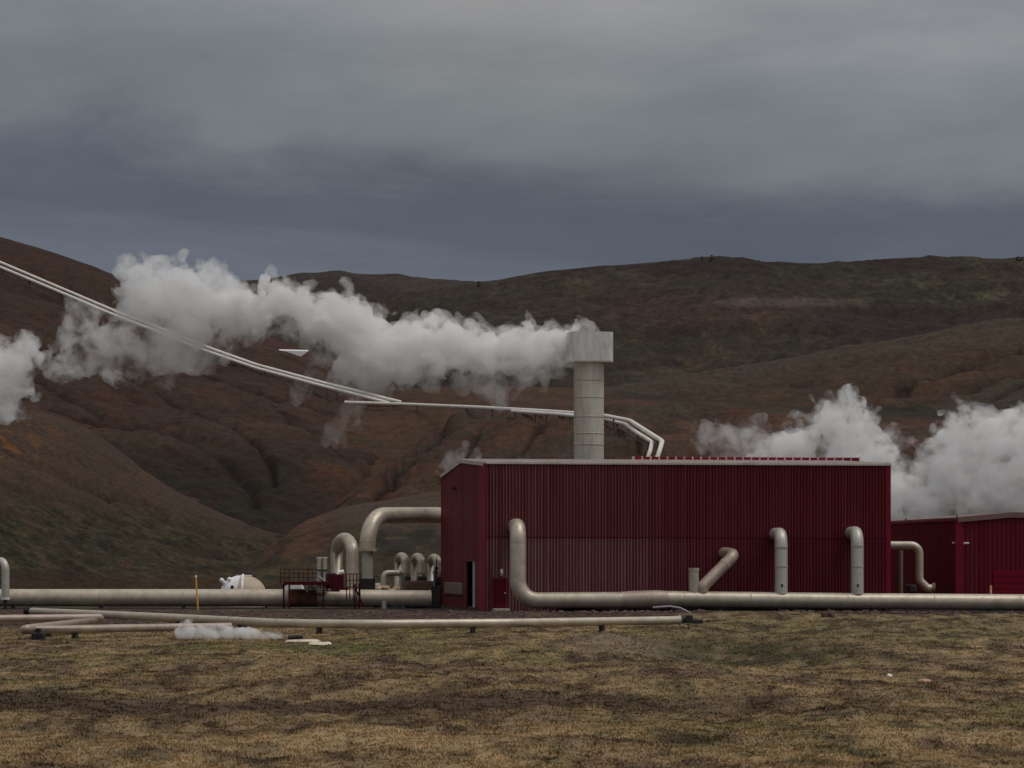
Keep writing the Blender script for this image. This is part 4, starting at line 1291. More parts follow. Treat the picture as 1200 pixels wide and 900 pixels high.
# white covered tank under the platform
wt = thing('white_tank', 'low white tank with a sloping cover under the red platform', 'tank', P(346, 712, 185))
m_ = MB()
x0_, x1_ = P(327, 694, 185), P(357, 694, 185)
zt = P(340, 685, 185).z; zb = 0.3
pr_ = [(x0_.x, zb), (x1_.x, zb), (x1_.x, x1_.z), (P(353, 687, 185).x, zt - .02), (P(337, 686, 185).x, zt), (P(331, 691, 185).x, P(331, 691.5, 185).z), (x0_.x, x0_.z)]
vs = [(x, 184.4, z) for x, z in pr_] + [(x, 186.2, z) for x, z in pr_]
k_ = len(pr_)
m_.add(vs, [tuple(range(k_)), tuple(range(2 * k_ - 1, k_ - 1, -1))] + [(i, k_ + i, k_ + (i + 1) % k_, (i + 1) % k_) for i in range(k_)])
rel(m_, wt).build('tank_body', M_WHITE, wt)

# red service platform over the main pipe
YP = 178.0
ys = YP / F
pf = thing('service_platform', 'red steel service platform with railings and steps standing over the left main pipe', 'platform', P(365, 716, YP))
rel(MB().box(P(361, 683.3, YP + .9), (52 * ys, 2.2, .22), bev=.02), pf).build('deck', M_REDSTEEL, pf)
for (px_, yo) in ((339, -.1), (379, -.1), (339, 1.9), (379, 1.9), (332.5, .9), (416, -.1), (421, .8)):
    a = P(px_, 684, YP + yo)
    rel(MB().box((a.x, a.y, (a.z) / 2), (.10, .10, a.z)), pf).build('leg', M_REDSTEEL, pf)
rl = MB()
for yo in (1.95,):
    for py_ in (667, 672, 676.5):
        rl.tube([P(328, py_, YP + yo), P(383, py_, YP + yo)], .022, 6)
for px_ in (328.5, 339, 350, 361, 372, 383):
    rl.tube([P(px_, 684, YP + 1.95), P(px_, 666.5, YP + 1.95)], .026, 6)
rl.tube([P(328.5, 666.5, YP + 1.95), P(328.5, 666.5, YP - .1)], .022, 6)
for px_ in (333, 344.5, 355.5, 366.5, 377.5):
    rl.tube([P(px_, 684, YP + 1.95), P(px_, 667, YP + 1.95)], .016, 6)
rl.tube([P(329, 684, YP + 1.95), P(339, 700, YP + 1.9)], .03, 6).tube([P(379, 700, YP + 1.9), P(361, 685, YP + 1.9)], .03, 6)
rel(rl, pf).build('railing', M_REDSTEEL, pf)
rl = MB()
for px_ in (406, 410, 414, 418, 422):
    rl.tube([P(px_, 704, YP), P(px_, 672, YP)], .035, 6)
for py_ in (672.5, 680, 688): rl.tube([P(405, py_, YP), P(424, py_, YP)], .025, 6)
rel(rl, pf).build('railing', M_REDSTEEL, pf)
st = MB()
for k in range(5):
    st.box(P(417 + k * 1.9, 689 + k * 4.6, YP - .2), (.16, .8, .05))
st.tube([P(415, 686, YP - .6), P(426, 711, YP - .6)], .05, 6).tube([P(415, 686, YP + .2), P(426, 711, YP + .2)], .05, 6)
rel(st, pf).build('steps', M_REDSTEEL, pf)
rel(MB().box(P(398, 690, YP + .4), (20 * ys, 1.4, .14), bev=.02), pf).build('lower_deck', M_REDSTEEL, pf)
# red machine housing on it
mh = thing('motor_housing', 'dark red motor housing between the twin vents and the pipe loop, on the red platform', 'machine', P(393, 690, YP + .6))
rel(MB().box(P(394, 681, YP + .6), (17 * ys, 1.0, 16 * ys), bev=.06), mh).build('housing_body', M_REDSTEEL, mh)
rel(MB().box(P(388, 676, YP + .55), (12 * ys, .8, 9 * ys), bev=.05), mh).build('housing_hood', M_DARK, mh)
rel(MB().ring(P(400, 671, YP + .5), (1, 0, .2), .16, .35, 16), mh).build('filter', M_WHITE, mh)
sp_ = thing('small_pipework', 'cluster of thin pale pipes and a valve wheel between the platform legs', 'pipework', P(372, 700, YP + .8))
rel(MB().tube(fillet([P(360, 694, YP + .7), P(360, 689, YP + .7), P(372, 689, YP + .7), P(372, 695, YP + .7)], .1), .06, 8).tube([P(366, 689, YP + .7), P(366, 684, YP + .7)], .05, 8).tube([P(372, 692, YP + .6), P(398, 692.5, YP + .6)], .055, 8), sp_).build('pipe_run', M_PIPE_COOL, sp_)
rel(MB().ring(P(383, 688, YP + .2), (0, 1, .1), .17, .04, 16).tube([P(383, 692, YP + .3), P(383, 688, YP + .2)], .03, 8), sp_).build('valve_wheel', M_DARK, sp_)
# twin vertical vents
tv = thing('twin_vents', 'pair of short pale upright vent pipes clamped together on the red platform', 'vent', P(377.5, 690, YP + .3))
for px_ in (374, 380.8):
    vo = rel(MB().tube([P(px_, 692, YP + .3), P(px_, 653, YP + .3)], 2.6 * ys, 14), tv).build('vent_pipe', M_PIPE_COOL, tv)
    rel(MB().ring(P(px_, 653.5, YP + .3), (0, 0, 1), 2.95 * ys, .07, 14), tv).build('rim', M_WHITE, vo)
rel(MB().box(P(377.4, 668, YP + .3), (13 * ys, .42, .07), bev=.01), tv).build('clamp', M_DARK, tv)
rel(MB().tube([P(374, 676, YP + .1), P(380, 680, YP + .1), P(381, 690, YP + .1)], .05, 8), tv).build('drain_tube', M_PIPE_COOL, tv)

# marker posts
def marker(px0, py0, px1, py1, Y, mat, lab):
    b, t = P(px1, py1, Y), P(px0, py0, Y)
    o = thing('marker_post', lab, 'post', (b.x, b.y, b.z))
    rel(MB().tube([b, t], .05, 10), o).build('post', mat, o)
    rel(MB().tube([t - (t - b).normalized() * .02, t + (t - b).normalized() * .10], [.075, .05], 10), o).build('cap', M_WHITE if mat is M_YEL else M_PEACH, o)
    return o


marker(229.5, 676, 232, 715, 173, M_YEL, 'leaning yellow marker post in front of the left main pipe', )
marker(1161, 687, 1161.3, 712, 168.8, M_PEACH, 'peach-coloured marker post beside the bright red panel of the smaller hall') if False else None
bpk = P(1161, 712, 176)
o = thing('marker_post', 'short peach-coloured marker post beside the bright red panel of the smaller hall', 'post', bpk)
rel(MB().tube([P(1161, 712, 176), P(1161, 686, 176)], .075, 10), o).build('post', M_PEACH, o)
rel(MB().tube([P(1161, 687, 176), P(1161.2, 669, 176)], .025, 8), o).build('rod', M_REDTRIM, o)

# ------------------------------------------------------------------ pipelines on the hills
BV = []
for nme in ('mound', 'foothill', 'valley_hill', 'valley_slope', 'left_hill', 'brown_slope', 'right_hill', 'far_hill'):
    o, co, q = HILLS[nme]
    BV.append(BVHTree.FromPolygons([tuple(v) for v in co], [tuple(f) for f in q]))


def hit(px, py, only=None):
    d = Vector(((px - 600) / F, 1, (HZ - py) / F)).normalized()
    best = None
    for i, b in enumerate(BV):
        if only is not None and i not in only: continue
        h = b.ray_cast(Vector((0, 0, EYE)), d)
        if h[0] is not None and (best is None or h[3] < best[1]): best = (h[0], h[3])
    return best[0] if best else None


def drape(name, label, pix, r, lift, only=None, n=90, group=None, posts=14, Ys=None):
    xs = np.linspace(pix[0][0], pix[-1][0], n) if Ys is None else None
    L_ = np.cumsum([0] + [math.hypot(b[0] - a[0], b[1] - a[1]) for a, b in zip(pix[:-1], pix[1:])])
    s_ = np.linspace(0, L_[-1], n)
    xs = np.interp(s_, L_, [p[0] for p in pix]); ys_ = np.interp(s_, L_, [p[1] for p in pix])
    depth = []
    for x, y in zip(xs, ys_):
        h = hit(x, y + 2.0, only)
        depth.append(h.y if h is not None else np.nan)
    depth = np.array(depth)
    ok = ~np.isnan(depth)
    depth = np.interp(s_, s_[ok], depth[ok])
    k = 21
    pad_ = np.pad(depth, k // 2, mode='edge')
    dmin = np.array([pad_[i:i + k].min() for i in range(len(depth))])
    dsm = np.convolve(np.pad(dmin, k // 2, mode='edge'), np.ones(k) / k, 'valid')
    dsm = np.minimum(dsm, depth) - lift
    k = 9
    dsm = np.convolve(np.pad(dsm, k // 2, mode='edge'), np.ones(k) / k, 'valid')
    pts = [P(x, y, d) for x, y, d in zip(xs, ys_, dsm)]
    t = thing(name, label, 'pipeline', tuple(pts[0]), 0, group)
    rel(MB().tube(pts, r, 10), t).build('pipe_run', M_WHITEPIPE if r > .1 else M_DARK, t)
    for i in range(1, posts):
        p = pts[int(i * (n - 1) / posts)]
        g = None
        for b in BV:
            h = b.ray_cast(p + Vector((0, 0, 30)), Vector((0, 0, -1)))
            if h[0] is not None and (g is None or h[0].z > g): g = h[0].z
        if g is None or g > p.z - .1 or p.z - g > 2.2: continue
        rel(MB().box((p.x, p.y, (g + p.z) / 2 - .1), (.10, .10, p.z - g + .2)).box((p.x, p.y, p.z - r - .06), (.2, r * 3, .1)), t).build('support', M_DARK, t)
    return t


grp = 'paired pale pipelines across the hills'
drape('pipeline', 'upper of the two pale pipelines descending the left brown hill', [(-30, 296), (0, 307.5), (60, 333), (140, 367), (185, 384), (230, 402.5), (300, 427.5), (380, 449), (470, 471.5)], 0.26, 1.8, (4, 3, 2), group=grp)
drape('pipeline', 'lower of the two pale pipelines descending the left brown hill', [(-30, 302), (0, 313), (60, 338), (140, 372), (185, 389), (230, 407.5), (300, 431.5), (380, 453), (456, 472.5)], 0.26, 1.8, (4, 3, 2), group=grp)
drape('pipeline', 'long level pale pipeline across the valley behind the chimney, bending down outside its twin', [(404, 471.5), (480, 474), (560, 477.5), (640, 482), (690, 485.5), (710, 487.5), (738, 493), (757, 505), (776, 517), (773, 528), (769, 540)], 0.24, 1.6, (2, 3), n=120, group=grp)
drape('pipeline', 'pale pipeline beside the chimney turning down inside its twin, nearer the hall roof', [(600, 481.8), (660, 486), (690, 488.8), (708, 491), (733, 497.5), (748, 508), (764, 518), (762, 528), (758, 540)], 0.22, 1.6, (2, 3), n=120, group=grp)
drape('pipeline', 'thin dark tube drawn as the shadow below the pale pair right of the chimney', [(700, 494), (730, 504), (756, 522), (752, 540)], 0.07, 1.5, (2, 3), n=60, group=grp, posts=3)  # dark tube added in place of the pair's cast shadow

# pale wedge patch on the left hill, small pale pipe on the mound
h = hit(342, 414, (4,))
if h is not None:
    Y = h.y - 2.5
    m_ = MB()
    pl = [(322, 410.5), (361, 411.5), (358, 414), (351, 419), (334, 418), (325, 413)]
    a = [P(x, y, Y) for x, y in pl]; b = [p + Vector((0, 2.2, .35)) for p in a]
    k_ = len(pl)
    m_.add(a + b, [tuple(range(k_ - 1, -1, -1)), tuple(range(k_, 2 * k_))] + [(i, (i + 1) % k_, k_ + (i + 1) % k_, k_ + i) for i in range(k_)])
    wd = thing('white_roof', 'small white wedge-shaped roof on the brown hillside above the pipelines', 'roof', P(342, 422, Y))
    rel(m_, wd).build('roof_sheet', M_WHITE, wd)
    rel(MB().tube([P(347, 416, Y + 1), P(347, 425, Y + 1)], .12, 8), wd).build('post', M_DARK, wd)
p = [hit(x, y, (0, 2)) for x, y in ((385, 600), (398, 594.5), (405, 592))]
if all(p):
    Y = p[0].y
    vp, _ = pipe('hillside_vent', 'small pale curved vent pipe lying on the crest of the mound behind the arched pipe', [P(386, 599.5, Y - 1), P(400, 594.5, Y - 1), P(407, 590, Y - 1), P(412, 585, Y - 1)], .10, M_PIPE_COOL, bend=.4, seg=10)
# skyline stones
for (px_, py_, w_, hgt_, lab) in ((822.5, 303, 1.1, 1.3, 'small dark cairn on the skyline crest, left one of the pair'), (834, 302.8, 1.3, 1.8, 'small dark cairn on the skyline crest, right and taller one of the pair'), (561, 332.5, 1.6, 1.4, 'lone dark boulder in the skyline dip between the far hills'), (1194, 303, 2.4, 1.2, 'low dark boulders on the skyline at the right edge')):
    h = hit(px_, py_ + 2.5, (6, 7))
    if h is None: continue
    m_ = MB()
    for k in range(4):
        vs, fs = rock_verts(w_ * (.9 - .15 * k) * .7, (1, 1, .8))
        m_.add([(v[0] + h.x + random.uniform(-.3, .3) * w_, v[1] + h.y, v[2] + h.z + k * hgt_ * .38) for v in vs], fs)
    tag(m_.build('cairn' if 'cairn' in lab else 'boulder', M_DARK, loc=tuple(h)), lab, 'cairn' if 'cairn' in lab else 'boulder')
# small litter stones in the meadow
for (px_, py_, r_, lab) in ((1042, 789, .10, 'small white stone in the right of the meadow'), (1084, 793, .13, 'small pinkish stone in the right of the meadow'), (970, 731, .28, 'dull boulder in the grass just below the steam main')):
    g_ = G(py_, 0.0); p = P(px_, py_, g_); vs, fs = rock_verts(r_, (1.5, 1, .7))
    z = gz(p.x, p.y)
    tag(MB().add([(v[0] + p.x, v[1] + p.y, v[2] + z + r_ * .3) for v in vs], fs).build('stone', M_WHITE if 'white' in lab else (surf('pink_stone', alb(130, 100, 86), .9, var=.2) if 'pink' in lab else M_ROCK), loc=(p.x, p.y, z)), lab, 'stone')

# ------------------------------------------------------------------ steam
import openvdb as vdb


def steam_mat(name, dens, nscale, lo, hi, detail=5.0, rough=0.6, aniso=0.0, col=(1.0, 1.0, 1.0), step=0.3, stretch=(1, 1, 1)):
    m = bpy.data.materials.new(name); m.use_nodes = True
    nt = m.node_tree; nt.nodes.clear()
    L = nt.links.new
    out = N(nt, 'ShaderNodeOutputMaterial'); pv = N(nt, 'ShaderNodeVolumePrincipled')
    pv.inputs['Color'].default_value = (*col, 1); pv.inputs['Anisotropy'].default_value = aniso
    pv.inputs['Density Attribute'].default_value = ''
    tc = N(nt, 'ShaderNodeTexCoord'); mp = N(nt, 'ShaderNodeMapping'); mp.inputs['Scale'].default_value = stretch
    L(tc.outputs['Object'], mp.inputs[0])
    n1 = N(nt, 'ShaderNodeTexNoise'); n1.inputs['Scale'].default_value = nscale; n1.inputs['Detail'].default_value = detail; n1.inputs['Roughness'].default_value = rough; n1.inputs['Distortion'].default_value = 0.4
    L(mp.outputs[0], n1.inputs['Vector'])
    mr = N(nt, 'ShaderNodeMapRange', interpolation_type='SMOOTHSTEP'); L(n1.outputs['Fac'], mr.inputs[0])
    mr.inputs[1].default_value = lo; mr.inputs[2].default_value = hi; mr.inputs[3].default_value = 0; mr.inputs[4].default_value = dens
    L(mr.outputs[0], pv.inputs['Density'])
    L(pv.outputs[0], out.inputs['Volume'])
    m.cycles.volume_step_rate = step
    return m


def cloud(name, label, *a, core=None, **k):
    o = body(name, label, *a, **k)
    if core is not None:
        blobs = [(b[0], b[1], b[2] * .74) + tuple(b[3:]) for b in a[0]]
        c = body('steam_core', None, blobs, a[1], core, **dict(k, amp=k.get('amp', 1) * .8, seed=40.0))
        del c['label']; del c['category']
        c.parent = o
        c.matrix_parent_inverse = Matrix.Translation(-o.location)
    return o


def body(name, label, blobs, Y, mat, vox=0.17, amp=1.0, freq=0.28, octv=5, cat='steam', group=None, ythick=1.0, gain=0.55, seed=0.0):
    """blobs (px, py, r px): a billowing body of steam at about distance Y, turned into one closed surface"""
    s = Y / F
    B = []
    for i, b in enumerate(blobs):
        yo = b[3] if len(b) > 3 else 0
        c = P(b[0], b[1], Y) + Vector((0, yo, 0))
        B.append((c.x, c.y, c.z, b[2] * s))
    B = np.array(B)
    pad = amp * 1.6 + .6
    lo = (B[:, :3] - B[:, 3:4]).min(0) - pad; hi = (B[:, :3] + B[:, 3:4]).max(0) + pad
    n = np.ceil((hi - lo) / vox).astype(int)
    ax = [lo[i] + vox * np.arange(n[i]) for i in range(3)]
    Xg, Yg, Zg = np.meshgrid(*ax, indexing='ij')
    k = 5.0 / np.median(B[:, 3])
    acc = np.full(Xg.shape, 1e-9)
    for (x, y, z, r) in B:
        q = r + pad
        i0 = [max(0, int((c - q - lo[i]) / vox)) for i, c in enumerate((x, y, z))]
        i1 = [int((c + q - lo[i]) / vox) + 2 for i, c in enumerate((x, y, z))]
        sl_ = tuple(slice(a, b) for a, b in zip(i0, i1))
        d = np.sqrt((Xg[sl_] - x) ** 2 + ((Yg[sl_] - y) / ythick) ** 2 + (Zg[sl_] - z) ** 2)
        acc[sl_] += np.exp(np.clip(k * (r - d), -40, 25))
    f = np.log(acc) / k
    near = np.abs(f) < amp * 1.5 + vox
    nzv = np.zeros(Xg.shape)
    xs, ys_, zs_ = Xg[near], Yg[near], Zg[near]
    a, fr, tot = 1.0, freq, 0.0
    acc2 = 0
    for o in range(octv):
        acc2 = acc2 + a * (2.9 * np.abs(perlin3(xs * fr + 3.1 * o + seed, ys_ * fr + 1.7, zs_ * fr - 2.2 * o)) - 0.62)
        tot += a; a *= gain; fr *= 2.1
    nzv[near] = acc2 / tot
    # billows bulge outwards: subtract creases
    f = f + amp * 1.6 * nzv
    g = vdb.FloatGrid(background=-5.0)
    g.copyFromArray(np.clip(f, -5, 5).astype('f'))
    # level-set sign: inside positive -> flip
    pts, tri, quad = g.convertToPolygons(isovalue=0.0, adaptivity=0.0)
    pts = pts * vox + lo
    me = bpy.data.meshes.new(name)
    me.from_pydata(pts.tolist(), [], quad.tolist() + tri.tolist())
    me.update()
    bm = bmesh.new(); bm.from_mesh(me)
    # drop specks
    seen = set(); keep = set(); comps = []
    for v in bm.verts:
        if v in seen: continue
        stack = [v]; comp = [v]; seen.add(v)
        while stack:
            c = stack.pop()
            for e in c.link_edges:
                w = e.other_vert(c)
                if w not in seen: seen.add(w); stack.append(w); comp.append(w)
        comps.append(comp)
    big = max(len(c) for c in comps)
    for c in comps:
        if len(c) > big * .15: keep.update(c)
    bmesh.ops.delete(bm, geom=[v for v in bm.verts if v not in keep], context='VERTS')
    bmesh.ops.recalc_face_normals(bm, faces=bm.faces[:])
    if bm.faces and bm.calc_volume(signed=True) < 0:
        bmesh.ops.reverse_faces(bm, faces=bm.faces[:])
    bm.to_mesh(me); bm.free()
    o = link(name, me, mat, None, tuple(P(blobs[0][0], blobs[0][1], Y)), True)
    tag(o, label or 'core', cat, group)
    return o


M_ST_SHELL = steam_mat('steam_shell', 0.75, 0.75, 0.40, 0.62, 6, .72)
M_ST_FAINT = steam_mat('faint_steam', 0.16, 0.45, 0.40, 0.68, 6, .72)
M_ST_FAINT2 = steam_mat('faint_roof_steam', 0.6, 0.8, 0.42, 0.68, 6, .72)
M_ST_DENSE = steam_mat('dense_steam', 2.4, 0.7, 0.36, 0.60, 6, .70)
M_ST_MID = steam_mat('drifting_steam', 1.3, 0.50, 0.38, 0.64, 6, .70)
M_ST_THIN = steam_mat('thin_steam', 0.45, 0.50, 0.42, 0.66, 6, .72)
M_ST_SHELL2 = steam_mat('steam_shell_wide', 0.5, 0.5, 0.40, 0.62, 6, .72)
M_ST_RIGHT = steam_mat('right_steam', 1.5, 0.50, 0.38, 0.62, 6, .70)

cloud('steam_plume', 'dense white steam plume blowing left from the chimney hood', [
    (690, 390, 7, .5), (676, 386, 10, .5), (664, 402, 18, .9), (645, 404, 23, .4), (622, 408, 27), (598, 411, 28), (572, 411, 30), (545, 409, 30), (515, 405, 32), (505, 380, 13), (530, 388, 14),
    (488, 411, 35), (458, 418, 36, -1), (432, 412, 38, 1), (412, 392, 36), (398, 366, 26), (378, 378, 29), (352, 362, 27), (325, 356, 25), (300, 366, 26), (318, 336, 13), (276, 362, 26), (438, 440, 20), (405, 435, 20)],
    204, M_ST_SHELL, core=M_ST_DENSE, amp=.85, freq=.50, vox=.15)
cloud('steam_bank', 'towering white steam bank at the left end of the chimney plume, against the skyline', [
    (262, 356, 30), (238, 352, 38), (212, 352, 40), (186, 348, 37), (165, 333, 26), (158, 320, 16), (240, 325, 15), (196, 325, 20), (225, 385, 26), (160, 362, 18), (205, 395, 22), (290, 378, 18)],
    206, M_ST_SHELL, core=M_ST_MID, amp=1.1, freq=.42)
cloud('steam_drift', 'torn grey-white steam drifting over the pipelines on the left brown hill', [
    (225, 408, 26), (190, 412, 27), (155, 412, 27), (120, 403, 28), (92, 392, 24), (80, 415, 20), (60, 432, 18), (140, 432, 18), (250, 400, 16), (105, 380, 14)],
    208, steam_mat('torn_steam', .8, .40, .42, .66, 6, .70), amp=1.3, freq=.34)
cloud('steam_patch', 'white steam patch at the left edge of the picture', [(-30, 438, 45), (5, 432, 30), (18, 420, 20), (8, 462, 24), (-20, 470, 30), (35, 430, 12)], 208, M_ST_MID, amp=1.1, freq=.34)
cloud('steam_fringe', 'thin ragged steam fringe hanging below the plume left of the chimney', [
    (655, 430, 13), (640, 438, 13), (622, 436, 17), (600, 444, 22), (582, 450, 22), (560, 444, 20), (592, 462, 15), (580, 472, 11), (545, 432, 16), (500, 438, 14)], 203, M_ST_THIN, amp=.9, freq=.5, vox=.22)
cloud('steam_cloud', 'white steam cloud behind the long hall, peaked left one of the two at the right', [
    (990, 478, 20), (975, 498, 28), (1005, 508, 30), (1030, 530, 26), (950, 516, 24), (918, 526, 20), (1000, 545, 36), (940, 545, 28), (1050, 570, 30), (1030, 590, 40), (992, 464, 13), (965, 486, 10), (890, 540, 16), (1010, 485, 12)],
    245, M_ST_SHELL2, core=M_ST_RIGHT, amp=1.2, freq=.42, vox=.22)
cloud('steam_cloud', 'white billowing steam cloud above the smaller red hall, rightmost of the two', [
    (1120, 498, 16), (1116, 518, 20), (1135, 520, 32), (1160, 520, 32), (1190, 525, 36), (1220, 520, 45), (1110, 560, 40), (1150, 575, 48), (1200, 575, 55), (1150, 500, 16), (1175, 500, 14), (1085, 600, 24), (1250, 570, 50)],
    240, M_ST_SHELL2, core=M_ST_RIGHT, amp=1.2, freq=.42, vox=.22)
cloud('steam_wisp', 'ragged thin steam trailing left from the cloud behind the long hall', [(930, 520, 24), (905, 524, 24), (880, 524, 20), (858, 521, 17), (840, 516, 15), (826, 507, 9), (820, 498, 5), (875, 538, 16), (845, 535, 12), (905, 545, 15)], 244, M_ST_THIN, amp=1.3, freq=.4, vox=.2)
cloud('steam_wisp', 'faint steam wisp rising behind the left end of the hall roof', [(540, 532, 10), (530, 540, 9), (545, 522, 6), (520, 548, 8), (555, 530, 6)], 215, M_ST_FAINT2, amp=.5, freq=.7, vox=.18)
cloud('steam_wisp', 'faint steam wisp in the orange ravine under the pipeline junction', [(398, 502, 14), (410, 488, 12), (390, 514, 10), (418, 474, 8), (402, 495, 13)], 300, M_ST_FAINT, amp=.9, freq=.5, vox=.28)
cloud('steam_wisp', 'faint steam wisp hanging below the pipelines near the white roof', [(356, 452, 12), (350, 462, 8), (366, 440, 10), (345, 455, 6), (352, 470, 8)], 330, M_ST_FAINT, amp=.9, freq=.5, vox=.28)
jet = []
for k in range(32):
    jx = 336 - 4 * k
    jt = 748 - 16.5 * (1 - math.exp(-(337 - jx) / 34.0)) + 1.2 * math.sin(jx * .21)
    if 226 < jx < 236: jt = 736
    jet.append((jx, (749 + jt) / 2, max(.8, (749 - jt) / 2 * .92)))
jet += [(214, 733, 5), (212, 743, 5), (222, 729, 5)]
cloud('steam_jet', 'low white jet of steam lying along the grass at lower left', jet, 106.5, steam_mat('jet_steam', 6.5, 1.7, 0.34, 0.66, 4, .6, step=.15), amp=.065, freq=1.8, vox=.04, octv=4)

# ------------------------------------------------------------------ sky and light
SUN_EL, SUN_AZ = math.radians(64), math.radians(105)      # azimuth of the sun: off to the right, a little in front of the building
sd = Vector((math.sin(SUN_AZ) * math.cos(SUN_EL), math.cos(SUN_AZ) * math.cos(SUN_EL), math.sin(SUN_EL)))
sun = bpy.data.lights.new('sun', 'SUN'); sun.energy = 0.95; sun.angle = math.radians(25); sun.color = (1, .98, .955)
so = bpy.data.objects.new('sun', sun); COL.objects.link(so)
so.rotation_euler = (-sd).to_track_quat('-Z', 'Y').to_euler()
so.location = (0, 0, 300)

w = bpy.data.worlds.new('World'); SC.world = w; w.use_nodes = True
nt = w.node_tree; nt.nodes.clear(); L = nt.links.new
wo = N(nt, 'ShaderNodeOutputWorld'); bg = N(nt, 'ShaderNodeBackground'); L(bg.outputs[0], wo.inputs[0])
tc = N(nt, 'ShaderNodeTexCoord')
sp = N(nt, 'ShaderNodeSeparateXYZ'); L(tc.outputs['Generated'], sp.inputs[0])
# cloud deck: layered noise, flattened towards the horizon
mp = N(nt, 'ShaderNodeMapping'); mp.inputs['Scale'].default_value = (2.4, 2.4, 9.0); mp.inputs['Location'].default_value = (0.7, 0.2, 0.35)
L(tc.outputs['Generated'], mp.inputs[0])
n1 = N(nt, 'ShaderNodeTexNoise'); n1.inputs['Scale'].default_value = 1.7; n1.inputs['Detail'].default_value = 6; n1.inputs['Roughness'].default_value = 0.58; n1.inputs['Distortion'].default_value = 0.6
L(mp.outputs[0], n1.inputs['Vector'])
n2 = N(nt, 'ShaderNodeTexNoise'); n2.inputs['Scale'].default_value = 4.2; n2.inputs['Detail'].default_value = 7; n2.inputs['Roughness'].default_value = 0.6
L(mp.outputs[0], n2.inputs['Vector'])
# elevation wobbled by the clouds
wob = N(nt, 'ShaderNodeMath', operation='MULTIPLY_ADD'); L(n1.outputs['Fac'], wob.inputs[0]); wob.inputs[1].default_value = 0.085; wob.inputs[2].default_value = -0.0425
el0 = N(nt, 'ShaderNodeMath', operation='ADD'); L(sp.outputs['Z'], el0.inputs[0]); L(wob.outputs[0], el0.inputs[1])
el = N(nt, 'ShaderNodeMath', operation='MULTIPLY_ADD'); L(sp.outputs['X'], el.inputs[0]); el.inputs[1].default_value = 0.085; L(el0.outputs[0], el.inputs[2])
cr = N(nt, 'ShaderNodeValToRGB'); L(el.outputs[0], cr.inputs[0])
cr.color_ramp.interpolation = 'LINEAR'
stops = [(0.0, (110, 117, 128)), (0.088, (103, 109, 120)), (0.107, (98, 104, 115)), (0.119, (87, 92, 104)), (0.129, (88, 93, 105)), (0.137, (101, 107, 115)), (0.146, (115, 121, 124)), (0.166, (119, 125, 129)), (0.181, (128, 133, 138)), (0.199, (143, 145, 148)), (0.22, (160, 161, 161))]
els = cr.color_ramp.elements
while len(els) < len(stops) + 2: els.new(0.5)
for i, (p_, c_) in enumerate(stops):
    els[i].position = p_; els[i].color = rgba(lin(c_))
els[len(stops)].position = 0.45; els[len(stops)].color = (0.33, 0.335, 0.34, 1)
els[len(stops) + 1].position = 1.0; els[len(stops) + 1].color = (0.58, 0.58, 0.58, 1)
mr = N(nt, 'ShaderNodeMapRange'); L(n2.outputs['Fac'], mr.inputs[0]); mr.inputs[1].default_value = .3; mr.inputs[2].default_value = .7; mr.inputs[3].default_value = .90; mr.inputs[4].default_value = 1.10
clo = N(nt, 'ShaderNodeVectorMath', operation='SCALE'); L(cr.outputs[0], clo.inputs[0]); L(mr.outputs[0], clo.inputs['Scale'])
# warm light patches among the clouds, higher up
n3 = N(nt, 'ShaderNodeTexNoise'); n3.inputs['Scale'].default_value = 2.4; n3.inputs['Detail'].default_value = 4; n3.inputs['Roughness'].default_value = .5
mp3 = N(nt, 'ShaderNodeMapping'); mp3.inputs['Scale'].default_value = (2.8, 2.8, 7.0); mp3.inputs['Location'].default_value = (3.1, 1.0, 0.0)
L(tc.outputs['Generated'], mp3.inputs[0]); L(mp3.outputs[0], n3.inputs['Vector'])
r3 = N(nt, 'ShaderNodeMapRange', interpolation_type='SMOOTHSTEP'); L(n3.outputs['Fac'], r3.inputs[0]); r3.inputs[1].default_value = .44; r3.inputs[2].default_value = .62; r3.inputs[4].default_value = 1.0
e3 = N(nt, 'ShaderNodeMapRange', interpolation_type='SMOOTHSTEP'); L(el.outputs[0], e3.inputs[0]); e3.inputs[1].default_value = .142; e3.inputs[2].default_value = .175
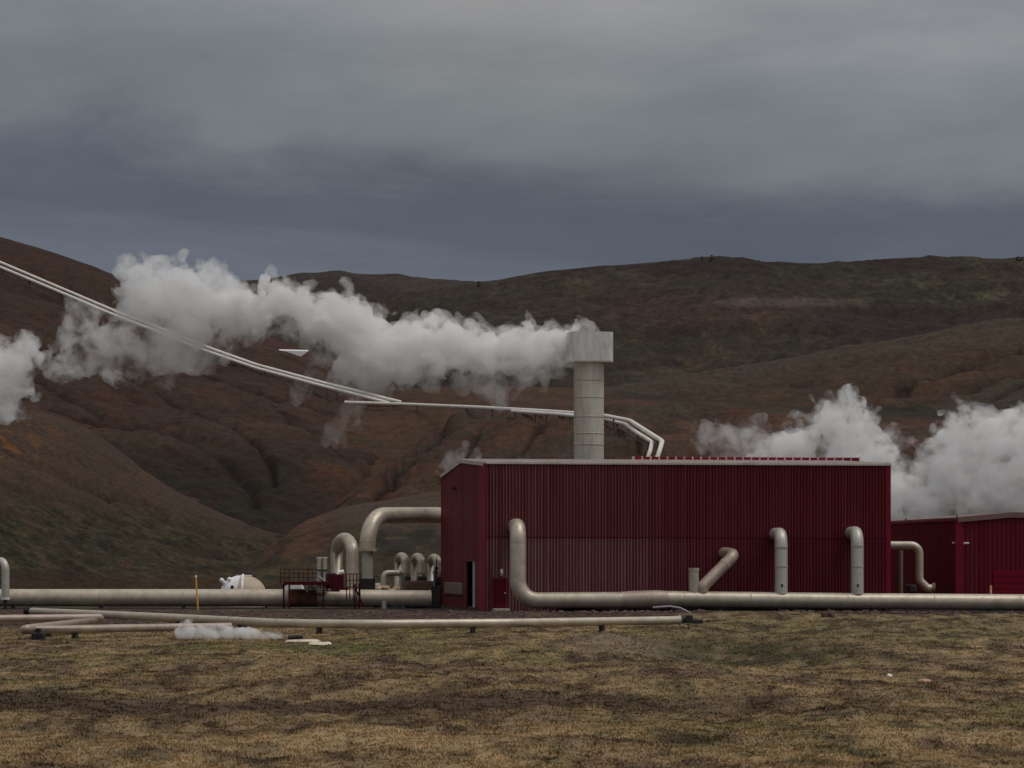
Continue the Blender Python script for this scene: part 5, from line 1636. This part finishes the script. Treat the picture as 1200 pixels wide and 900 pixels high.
f3 = N(nt, 'ShaderNodeMath', operation='MULTIPLY'); L(r3.outputs[0], f3.inputs[0]); L(e3.outputs[0], f3.inputs[1])
wm = N(nt, 'ShaderNodeVectorMath', operation='MULTIPLY'); L(clo.outputs[0], wm.inputs[0]); wm.inputs[1].default_value = (1.15, 1.10, 1.06)
mxw = N(nt, 'ShaderNodeMix', data_type='RGBA'); L(f3.outputs[0], mxw.inputs['Factor']); L(clo.outputs[0], mxw.inputs['A']); L(wm.outputs[0], mxw.inputs['B'])
# the sky behind the overcast
sky = N(nt, 'ShaderNodeTexSky', sky_type='NISHITA'); sky.sun_disc = False; sky.sun_elevation = SUN_EL; sky.sun_rotation = SUN_AZ
sks = N(nt, 'ShaderNodeVectorMath', operation='SCALE'); L(sky.outputs[0], sks.inputs[0]); sks.inputs['Scale'].default_value = 0.05
mxs = N(nt, 'ShaderNodeMix', data_type='RGBA'); mxs.inputs['Factor'].default_value = 0.95; L(sks.outputs[0], mxs.inputs['A']); L(mxw.outputs['Result'], mxs.inputs['B'])
L(mxs.outputs['Result'], bg.inputs['Color'])
bg.inputs['Strength'].default_value = 1.0

# ------------------------------------------------------------------ camera and render settings
cam = bpy.data.cameras.new('camera')
co_ = bpy.data.objects.new('camera', cam); COL.objects.link(co_)
co_.location = (0, 0, EYE); co_.rotation_euler = (PI / 2, 0, 0)
cam.sensor_width = 36.0; cam.lens = 18.0 / math.tan(math.radians(10.0))
cam.shift_y = (HZ - 450.0) / 1200.0
cam.clip_start = 0.5; cam.clip_end = 9000
SC.camera = co_
SC.view_settings.view_transform = 'Standard'; SC.view_settings.look = 'None'
SC.view_settings.exposure = 0.0; SC.view_settings.gamma = 1.0; SC.view_settings.use_curve_mapping = False
SC.render.engine = 'CYCLES'
cy = SC.cycles
cy.use_denoising = True
cy.max_bounces = 16; cy.diffuse_bounces = 3; cy.glossy_bounces = 2; cy.volume_bounces = 14; cy.transparent_max_bounces = 12
cy.volume_max_steps = 512
cy.use_adaptive_sampling = True; cy.adaptive_threshold = 0.02
